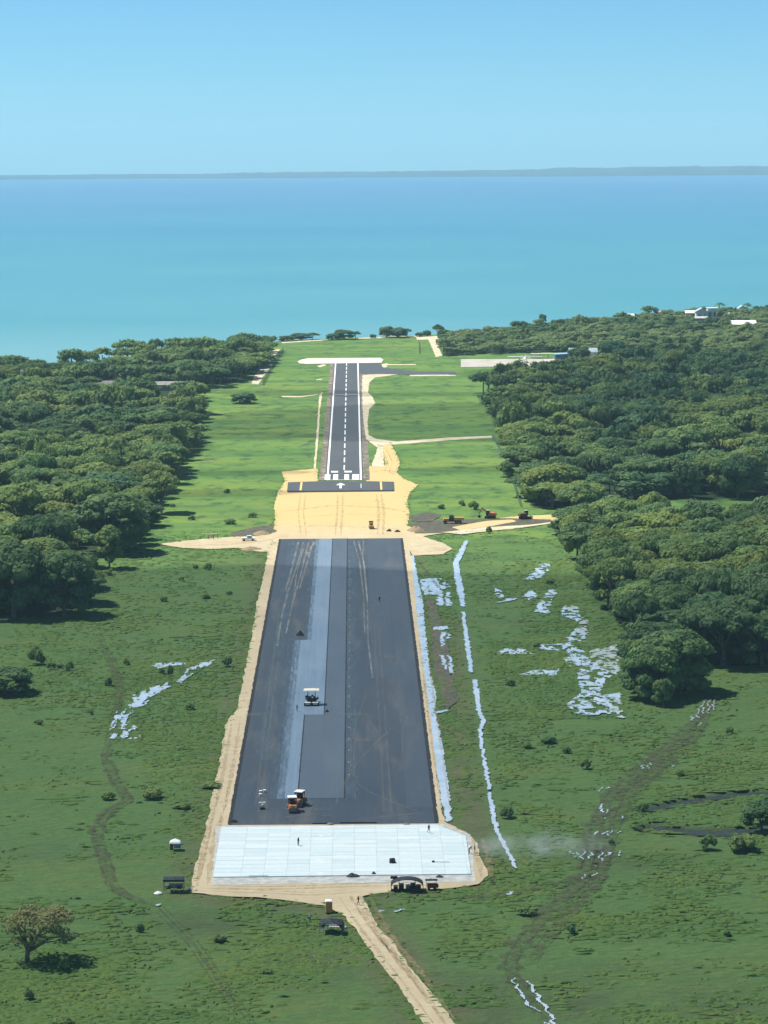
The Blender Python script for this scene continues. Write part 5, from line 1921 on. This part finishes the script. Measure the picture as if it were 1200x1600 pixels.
MB().box((-2.4, 1.3, 2.1), (1.3, .3, .5)).build('roll_of_cover', M['tarp'], t)
for i, (x, hh, nm, mt_) in enumerate(((-2.1, .8, 'crate', 'black'), (-1.0, 1.1, 'gear_box', 'black'), (.2, .9, 'gear_box', 'steel'), (1.1, 1.2, 'gear_box', 'black'), (2.1, .9, 'crate', 'black'))):
    o = thing(nm, f'{["leftmost", "second", "middle grey", "fourth", "rightmost"][i]} gear box inside the arched black shelter', 'box', p.x + x, p.y + .1, .1 * i, 'gear inside the arched shelter')
    MB().box((0, 0, hh / 2), (.8, .8, hh)).build('body', M[mt_], o)
    MB().box((0, 0, hh + .05), (.86, .86, .10)).build('lid', M['white' if i in (0, 2) else 'steel'], o)
motorbike('black motorbike parked inside the arched shelter, right side', p.x + 1.6, p.y - .7, .3, gz(p.y) + .03)
p = P(674, 1390)
t = thing('hand_cart', 'dark red cart under a black awning right of the arched shelter', 'cart', p.x, p.y, 0)
MB().box((.1, 0, .75), (1.7, .9, .75), taper=1.1).build('tub', M['red'], t)
MB().tube((1.0, -.46, .72), (1.0, .46, .72), .36, .36, 12).build('rounded_end', M['red'], t)
for sx in (-.5, .6):
    MB().tube((sx, -.55, .28), (sx, -.45, .28), .28, .28, 12).build('wheel', M['tyre'], t)
for sx in (-.9, .9):
    MB().tube((sx, .4, .3), (sx, .4, 2.0), .04).build('post', M['steel'], t)
roof_sag(2.3, 1.2, 1.85, .2, .15).build('awning', M['black'], t)

# ------------------------------------------------------------------ machines at the sand road
def excavator(label, px, py, rz, paint, boom=True, sc_=1.0):
    p = P(px, py)
    t = thing('excavator', label, 'excavator', p.x, p.y, rz, 'earth movers on the sand road')
    t.scale = (sc_,) * 3
    for sy in (-1, 1):
        MB().box((0, sy * 1.1, .45), (3.8, .55, .85), bev=.3).build('track', M['tyre'], t)
    MB().box((0, 0, .95), (1.6, 1.7, .3)).build('turntable', M['black'], t)
    MB().box((-.7, 0, 1.65), (2.6, 2.5, 1.15), taper=.93).box((-1.9, 0, 1.5), (.7, 2.4, .9)).build('house', M[paint], t)
    cb_ = MB().box((.75, .65, 2.1), (1.3, 1.1, 1.9), taper=.9).build('cab', M['black'], t)
    MB().box((.75, .65, 3.05), (1.2, 1.05, .10)).build('cab_roof', M['cream'], cb_)
    MB().box((1.42, .65, 2.3), (.05, .8, 1.0)).build('windscreen', M['glass'], cb_)
    if boom:
        MB().box((2.0, -.35, 2.9), (3.2, .4, .5), ry=-.6).build('boom', M[paint], t)
        MB().box((3.7, -.35, 2.5), (2.4, .32, .36), ry=1.0).build('stick', M[paint], t)
        MB().prism([(3.6, .2), (4.5, .1), (4.6, .8), (4.0, 1.2), (3.7, .9)], -.75, .05).build('bucket', M['black'], t)
    else:
        MB().prism([(2.1, .1), (2.35, .1), (2.6, 1.1), (2.35, 1.2)], -1.5, 1.5).build('blade', M['steel'], t)
        for sy in (-1.2, 1.2):
            MB().box((1.2, sy, .55), (2.0, .2, .25)).build('push_arm', M[paint], t)
    return t


excavator('orange excavator with pale cab roof above the sand bank', 766, 810, 2.9, 'orange')
excavator('dark bulldozer at the bend of the sand road near the blue tanks', 820, 811, .3, 'brown', False)
p = P(706, 818)
t = thing('dump_truck', 'dark dump truck with a yellow bed right of the sand crossing', 'truck', p.x, p.y, .06)
MB().box((0, 0, .9), (6.6, 1.0, .3)).build('chassis', M['black'], t)
cb_ = MB().box((-.1, 0, 2.0), (1.7, 2.3, 1.9), taper=.92).build('cab', M['black'], t)
MB().box((.2, -1.12, 2.4), (.9, .05, .6)).build('window', M['glass'], cb_)
MB().prism([(1.0, 1.2), (4.2, 1.2), (4.4, 2.2), (.9, 2.2)], -1.2, 1.2).build('bed', M['yellow'], t)
MB().box((-2.1, 0, 1.45), (2.2, 1.8, .9), taper=.9).build('bonnet', M['yellow'], t)
for sx in (-2.4, 1.6, 2.9):
    for sy in (-1.05, 1.05):
        w_ = MB().tube((sx, sy - .2, .55), (sx, sy + .2, .55), .55, .55, 14).build('wheel', M['tyre'], t)
        MB().tube((sx, sy * 1.2 - .02, .55), (sx, sy * 1.2 + .02, .55), .25, .25, 10).build('rim', M['steel'], w_)
for i, px in enumerate((874.5, 883)):
    p = P(px, 806)
    t = thing('water_tank', f'{"left" if i == 0 else "right"} one of two pale blue tanks at the end of the sand road', 'tank', p.x, p.y, 0, 'pale blue tanks')
    MB().tube((0, 0, .1), (0, 0, 1.9), .95, .95, 16).tube((0, 0, 1.9), (0, 0, 2.2), .95, .5, 16).build('shell', M['blue_drum'], t)
    MB().tube((0, 0, 2.2), (0, 0, 2.35), .35, .33, 12).build('lid', M['white'], t)
    MB().box((0, 0, .05), (2.2, 2.2, .14)).build('plinth', M['concrete_grey'], t)
p = P(388, 845)
t = thing('parked_pickup', 'white and blue pickup parked on the sand track left of the runway', 'pickup', p.x, p.y, .1)
MB().box((0, 0, .75), (4.8, 1.8, .6)).box((-1.4, 0, 1.05), (1.9, 1.75, .25)).build('body', M['white'], t)
cb_ = MB().box((.35, 0, 1.4), (1.9, 1.65, .75), taper=.82).build('cab', M['blue_drum'], t)
MB().box((.35, 0, 1.80), (1.5, 1.3, .06)).build('cab_roof', M['white'], cb_)
for sx in (-1.5, 1.5):
    for sy in (-.85, .85):
        MB().tube((sx, sy - .12, .36), (sx, sy + .12, .36), .36, .36, 12).build('wheel', M['tyre'], t)
for i, (px, py) in enumerate(((330, 843), (322, 842), (337, 842))):
    p = P(px, py)
    t = thing('frame_stand', f'{["middle", "left", "right"][i]} pale timber frame beside the left sand track', 'frame', p.x, p.y, .2 * i, 'timber frames by the left sand track')
    for a in (-.8, .8):
        MB().tube((a, 0, 0), (a * .8, 0, 2.0), .10).build('post', M['wood'], t)
    MB().tube((-1.3, 0, 1.9), (1.3, 0, 1.9), .10).build('beam', M['cream'], t)

# ------------------------------------------------------------------ aeroplane and airport buildings
p = P(820, 566)
pl = thing('aeroplane', 'small white high-winged aeroplane parked on the pale apron', 'aeroplane', p.x, p.y, 0.03, z=gz(p.y) + .14)
v, f = [], []
st_ = [(-7.2, .15, 2.5), (-5, .55, 2.2), (-2, 1.0, 2.0), (1.5, 1.05, 1.95), (4.2, .85, 1.8), (5.6, .25, 1.6)]
for y, r_, z in st_:
    for j in range(12):
        a = 2 * math.pi * j / 12
        v.append((r_ * math.cos(a) * .9, y, z + r_ * math.sin(a)))
for i in range(len(st_) - 1):
    for j in range(12):
        f.append((i * 12 + j, (i + 1) * 12 + j, (i + 1) * 12 + (j + 1) % 12, i * 12 + (j + 1) % 12))
f += [tuple(range(12)), tuple(range(len(v) - 1, len(v) - 13, -1))]
MB().add(v, f).build('fuselage', M['white'], pl, True)
MB().prism([(-10.6, 3.25), (-10.6, 3.4), (0, 3.55), (10.6, 3.4), (10.6, 3.25), (0, 3.15)], -.4, 1.4).build('wing', M['white'], pl)
MB().box((0, -6.6, 3.6), (.16, 1.5, 2.6), taper=.7).build('fin', M['white'], pl)
MB().box((0, -6.7, 3.0), (6.0, 1.1, .14)).build('tailplane', M['white'], pl)
for sx in (-2.8, 2.8):
    e = MB().tube((sx, -.2, 3.05), (sx, 2.6, 3.05), .42, .34, 12).build('engine', M['white'], pl)
    MB().box((sx, 2.75, 3.05), (.16, .06, 2.4)).build('propeller', M['black'], e)
for sx, sy in ((-1.5, 0), (1.5, 0), (0, 4.2)):
    MB().tube((sx - .15, sy, .4), (sx + .15, sy, .4), .4, .4, 12).tube((sx, sy, .4), (sx * .6, sy, 1.4), .09).build('wheel', M['tyre'], pl)
p = P(850, 560)
t = thing('walkway_roof', 'long thin pale roof on posts between aeroplane and hangar', 'shelter', p.x, p.y, 0)
MB().box((0, 0, 3.0), (16, 4.0, .25)).build('roof', M['cream'], t)
tent_posts(t, (-7.5, -2.5, 2.5, 7.5), (-1.6, 1.6), 2.9, 'steel', .1)


def gable(mb, x0, x1, y0, y1, z0, z1, axis='x', over=.4, th=.18):
    """two pitched sheets with thickness"""
    if axis == 'x':
        ym = (y0 + y1) / 2
        pr = [(y0 - over, z0), (ym, z1), (y1 + over, z0), (y1 + over, z0 + th), (ym, z1 + th), (y0 - over, z0 + th)]
        n_ = len(pr)
        v = [(x0 - over, a, b) for a, b in pr] + [(x1 + over, a, b) for a, b in pr]
    else:
        xm = (x0 + x1) / 2
        pr = [(x0 - over, z0), (xm, z1), (x1 + over, z0), (x1 + over, z0 + th), (xm, z1 + th), (x0 - over, z0 + th)]
        n_ = len(pr)
        v = [(a, y0 - over, b) for a, b in pr] + [(a, y1 + over, b) for a, b in pr]
    f = [(0, 1, 4, 5), (1, 2, 3, 4), (n_ + 5, n_ + 4, n_ + 1, n_), (n_ + 4, n_ + 3, n_ + 2, n_ + 1)]
    f += [(i, n_ + i, n_ + (i + 1) % n_, (i + 1) % n_) for i in range(n_)]
    return mb.add(v, f)


p = P(912, 564)
t = thing('hangar', 'white hangar with a pale metal roof and a blue lean-to on its left', 'hangar', p.x, p.y, 0)
MB().box((0, 6, 2.6), (15, 12, 5.2), bev=.01).build('wall', M['wall_white'], t)
gable(MB(), -8, 8, 0, 12, 5.1, 7.4, 'x', .8, .25).build('roof', M['hangar_roof'], t)
MB().box((-12.5, 5, 2.0), (9.5, 9.0, 4.0), bev=.01).build('lean_to_wall', M['blue_wall'], t)
MB().box((-12.5, 5, 4.3), (10.6, 10.2, .22), ry=-.05).build('lean_to_roof', M['blue_drum'], t)
MB().box((-4.5, -.08, 1.7), (5, .12, 3.3), bev=.01).build('hangar_door', M['wall_grey'], t)
for k in range(3):
    w_ = MB().box((1.2 + k * 2.2, -.06, 2.2), (1.2, .10, 1.2), bev=.02).build('window', M['glass'], t)
MB().box((10.2, 4, 1.6), (5, 6, 3.2), bev=.01).build('annexe_wall', M['wall_grey'], t)
MB().box((10.2, 4, 3.3), (5.6, 6.6, .22)).build('annexe_roof', M['roof_grey'], t)


def house(name, label, px, py, wp, hp, dep, wall, roofm, axis='x', pitch=1.6, wins=3, rz=0.0, lift=0.0, flat=False):
    p = P(px, py)
    kk = (py - 210) / 139
    w_, h_ = wp / kk, hp / kk
    t = thing(name, label, 'house', p.x, p.y, rz, z=gz(p.y) + lift)
    hw = h_ - (0 if flat else pitch)
    MB().box((0, dep / 2, hw / 2 - .5), (w_, dep, hw + 1), bev=.005).build('wall', M[wall], t)
    if flat:
        MB().box((0, dep / 2, h_ + .1), (w_ + .9, dep + .9, .25)).build('roof', M[roofm], t)
    else:
        gable(MB(), -w_ / 2, w_ / 2, 0, dep, hw - .1, h_, axis, .7, .2).build('roof', M[roofm], t)
        if axis == 'y':
            MB().prism([(-w_ / 2, hw - .02), (w_ / 2, hw - .02), (0, h_ - .05)], .01, .2).build('gable_wall', M[wall], t)
    for k in range(wins):
        x = -w_ / 2 + w_ * (k + .5) / wins
        fr = MB().box((x, -.05, hw * .58), (min(1.5, w_ / wins * .6), .14, hw * .34), bev=.02).build('window', M['wall_grey'], t)
        MB().box((x, -.13, hw * .58), (min(1.5, w_ / wins * .6) * .8, .06, hw * .27), bev=.02).build('pane', M['glass'], fr)
    return t


house('long_house', 'long grey-roofed building among the trees left of the runway', 259, 610, 52, 13, 8, 'wall_grey', 'roof_grey', 'x', 1.6, 6)
house('long_house', 'smaller grey-roofed building farther left among the left trees', 168, 606, 31, 10, 8, 'wall_grey', 'roof_grey', 'x', 1.4, 3)
o = house('pump_house', 'small white building beside the long grey house on the left', 303, 615, 13, 7, 3, 'wall_white', 'roof_grey', 'x', .5, 1, flat=True)
p = P(35, 608)
t = thing('white_tank', 'small white tank on a post among the trees at far left', 'tank', p.x, p.y)
MB().tube((0, 0, 0), (0, 0, 9), .25, .2, 8).build('post', M['steel'], t)
MB().tube((0, 0, 9), (0, 0, 10.6), .9, .9, 12).build('shell', M['white'], t)
house('village_house', 'tall white house with gabled front in the far right village', 1097, 507, 18, 23, 9, 'wall_white', 'hangar_roof', 'y', 2.5, 2, lift=1)
house('village_house', 'white flat-roofed house right of the gabled village house', 1113, 506, 15, 22, 8, 'wall_white', 'wall_white', 'x', 1, 2, flat=True, lift=1)
house('village_house', 'small house with white roof at the left end of the village', 1079, 503, 14, 15, 7, 'wall_grey', 'white', 'x', 1.6, 1, lift=1)
house('village_house', 'low grey house in front of the gabled village house', 1096, 512, 18, 15, 6, 'wall_grey', 'concrete_grey', 'x', 1.2, 2, lift=1)
house('village_house', 'pale house with gable near the right frame edge', 1160, 497, 12, 17, 8, 'wall_white', 'hangar_roof', 'y', 2.2, 1, lift=1)
house('village_house', 'white low building between gabled house and palm', 1132, 503, 16, 11, 6, 'wall_white', 'white', 'x', 1, 2, flat=True, lift=1)
house('village_house', 'long white-roofed hall below the village at the right', 1163, 516, 36, 12, 14, 'wall_grey', 'white', 'x', 2.4, 4, lift=1)
house('village_house', 'small pale roof on the skyline left of the village', 1030, 500, 12, 12, 6, 'wall_white', 'wall_grey', 'x', 1.4, 1, lift=1)
house('village_house', 'small pale roof above the shore wood, leftmost of all', 985, 503, 10, 10, 6, 'wall_white', 'white', 'x', 1.2, 1, lift=1)

# ------------------------------------------------------------------ fences
mt, nt, out = nodes('chain_link')
b = N(nt, 'ShaderNodeBsdfDiffuse')
b.inputs[0].default_value = (.10, .17, .16, 1)
tr = N(nt, 'ShaderNodeBsdfTransparent')
mx = N(nt, 'ShaderNodeMixShader')
mx.inputs[0].default_value = .55
nt.links.new(tr.outputs[0], mx.inputs[1])
nt.links.new(b.outputs[0], mx.inputs[2])
nt.links.new(mx.outputs[0], out.inputs[0])
M['chain'] = mt


def fence(label, pts, h, sp=7.0, mat='chain'):
    q = [Vector(a) for a in xy(pts)]
    p0 = q[0]
    t = thing('fence', label, 'fence', p0.x, p0.y, 0, z=gz(p0.y))
    post = MB().tube((0, 0, -.3), (0, 0, h + .15), .07, .07, 6)
    pm_ = bpy.data.meshes.new('post')
    pm_.from_pydata(post.v, [], post.f)
    pm_.materials.append(M['concrete_grey'])
    v, f = [], []
    for a, b in zip(q[:-1], q[1:]):
        n_ = max(1, int((b - a).length / sp))
        for k in range(n_):
            c, d = a.lerp(b, k / n_), a.lerp(b, (k + 1) / n_)
            o = link('post', pm_, None, t)
            o.location = (c.x - p0.x, c.y - p0.y, gz(c.y) - gz(p0.y))
            i = len(v)
            for e_ in (c, d):
                v += [(e_.x - p0.x, e_.y - p0.y, gz(e_.y) - gz(p0.y) - .2), (e_.x - p0.x, e_.y - p0.y, gz(e_.y) - gz(p0.y) + h)]
            f.append((i, i + 1, i + 3, i + 2))
    link('mesh_panel', np_mesh('mesh_panel', v, f), M[mat], t)
    return t


fence('thin wire fence between the left wood and the airfield grass', [(318, 645), (290, 712), (262, 765), (238, 812)], 2.0)
fence('thin wire fence between the right wood and the airfield grass', [(768, 682), (790, 720), (813, 792)], 2.0)
fence('green mesh fence along the dirt track left of the runway end', [(443, 548), (430, 566), (421, 582), (410, 602)], 2.4, 9.0)
fence('fence beside the gravel track right of the runway end', [(654, 534), (655, 553)], 2.0, 8.0)

# ------------------------------------------------------------------ clouds overhead (they throw the shade bands on the field)
mt, nt, out = nodes('cloud')
d_ = N(nt, 'ShaderNodeBsdfDiffuse')
d_.inputs[0].default_value = (.85, .86, .88, 1)
tr = N(nt, 'ShaderNodeBsdfTransparent')
mx = N(nt, 'ShaderNodeMixShader')
mx.inputs[0].default_value = .19
nt.links.new(tr.outputs[0], mx.inputs[1])
nt.links.new(d_.outputs[0], mx.inputs[2])
nt.links.new(mx.outputs[0], out.inputs[0])
M['cloud'] = mt
CLOUD_Z = 620.0
cv, cf = [], []
for ci, (cx, cy, rx, ry, ex) in enumerate(((20, 590, 430, 332, 5.0), (105, 1400, 195, 98, 2.3), (-48, 1335, 38, 16, 2.2), (75, 1195, 55, 11, 2.2), (-60, 1120, 40, 12, 2.2), (40, 1545, 70, 13, 2.2), (-35, 1560, 45, 18, 2.2), (150, 1240, 60, 22, 2.2), (235, 1650, 165, 135, 2.6), (-125, 1285, 62, 26, 2.2), (-50, 1188, 34, 9, 2.2),
                                            (190, 1085, 70, 30, 2.2), (-230, 1620, 110, 60, 2.2))):
    off = SUN * ((CLOUD_Z - gz(cy)) / SUN.z)
    nth, nrr = 96, 10
    hh = min(rx, ry) * .35
    b = len(cv)
    for side in (1, -1):
        for i in range(nrr + 1):
            q = i / nrr
            for j in range(nth):
                th = 2 * math.pi * j / nth
                c_, s_ = math.cos(th), math.sin(th)
                rr = (abs(c_) ** ex + abs(s_) ** ex) ** (-1 / ex)
                px, py = rx * rr * c_, ry * rr * s_
                wob = 1 + (.22 * noise.noise(Vector((px * .012 + ci * 9, py * .012, 1))) + .12 * noise.noise(Vector((px * .05, py * .05 + ci, 4)))) * min(1, 120 / max(rx, ry) + .15)
                z = math.sqrt(max(0, 1 - q * q)) * hh * (1 + .35 * noise.noise(Vector((px * q * .03, py * q * .03, ci)))) * (1 if side > 0 else -.18)
                cv.append((cx + off.x + px * q * wob, cy + off.y + py * q * wob, CLOUD_Z + z))
        for i in range(nrr):
            for j in range(nth):
                k = (j + 1) % nth
                s0 = b + (0 if side > 0 else (nrr + 1) * nth)
                qd = (s0 + i * nth + j, s0 + i * nth + k, s0 + (i + 1) * nth + k, s0 + (i + 1) * nth + j)
                cf.append(qd if side < 0 else qd[::-1])
tag(link('clouds', np_mesh('clouds', cv, cf, True), M['cloud']), 'soft white clouds drifting high over the airfield', 'cloud', kind='stuff')

# ------------------------------------------------------------------ haze: the sea air between here and the far shore
mt, nt, out = nodes('sea_haze')
pv = N(nt, 'ShaderNodeVolumePrincipled')
pv.inputs['Color'].default_value = (.52, .82, .97, 1)
pv.inputs['Density'].default_value = HAZE
pv.inputs['Anisotropy'].default_value = 0.0
nt.links.new(pv.outputs[0], out.inputs['Volume'])
hb = MB()
x0, x1, y0, y1, z0, z1 = -12000, 12000, -300, 18500, -4.0, 300.0
hb.add([(x0, y0, z0), (x1, y0, z0), (x1, y1, z0), (x0, y1, z0), (x0, y0, z1), (x1, y0, z1), (x1, y1, z1), (x0, y1, z1)],
       [(3, 2, 1, 0), (4, 5, 6, 7), (0, 1, 5, 4), (1, 2, 6, 5), (2, 3, 7, 6), (3, 0, 4, 7)])
tag(hb.build('haze', mt), kind='stuff')

# ------------------------------------------------------------------ a drift of pale smoke over the wet pasture
mt, nt, out = nodes('smoke_drift')
pv = N(nt, 'ShaderNodeVolumePrincipled')
pv.inputs['Color'].default_value = (.86, .90, .92, 1)
tc = N(nt, 'ShaderNodeTexCoord')
gr = N(nt, 'ShaderNodeVectorMath', operation='LENGTH')
nt.links.new(tc.outputs['Object'], gr.inputs[0])
fall = mapr(nt, gr.outputs['Value'], .25, 1.0, 1.0, 0.0)
nz = noi(nt, pos(nt, (.5, .4, 1)), .35, 3, .6, .42, .72)
mu = N(nt, 'ShaderNodeMath', operation='MULTIPLY')
nt.links.new(fall, mu.inputs[0])
nt.links.new(nz, mu.inputs[1])
m2 = N(nt, 'ShaderNodeMath', operation='MULTIPLY')
nt.links.new(mu.outputs[0], m2.inputs[0])
m2.inputs[1].default_value = .11
nt.links.new(m2.outputs[0], pv.inputs['Density'])
nt.links.new(pv.outputs[0], out.inputs['Volume'])
bm = bmesh.new()
bmesh.ops.create_icosphere(bm, subdivisions=3, radius=1)
me = bpy.data.meshes.new('smoke')
bm.to_mesh(me)
bm.free()
p = P(838, 1338)
o = link('smoke', me, mt)
o.location = (p.x, p.y, gz(p.y) + 2.2)
o.scale = (16, 9, 3.2)
tag(o, 'thin drift of pale smoke over the grass right of the pad', 'smoke', kind='stuff')
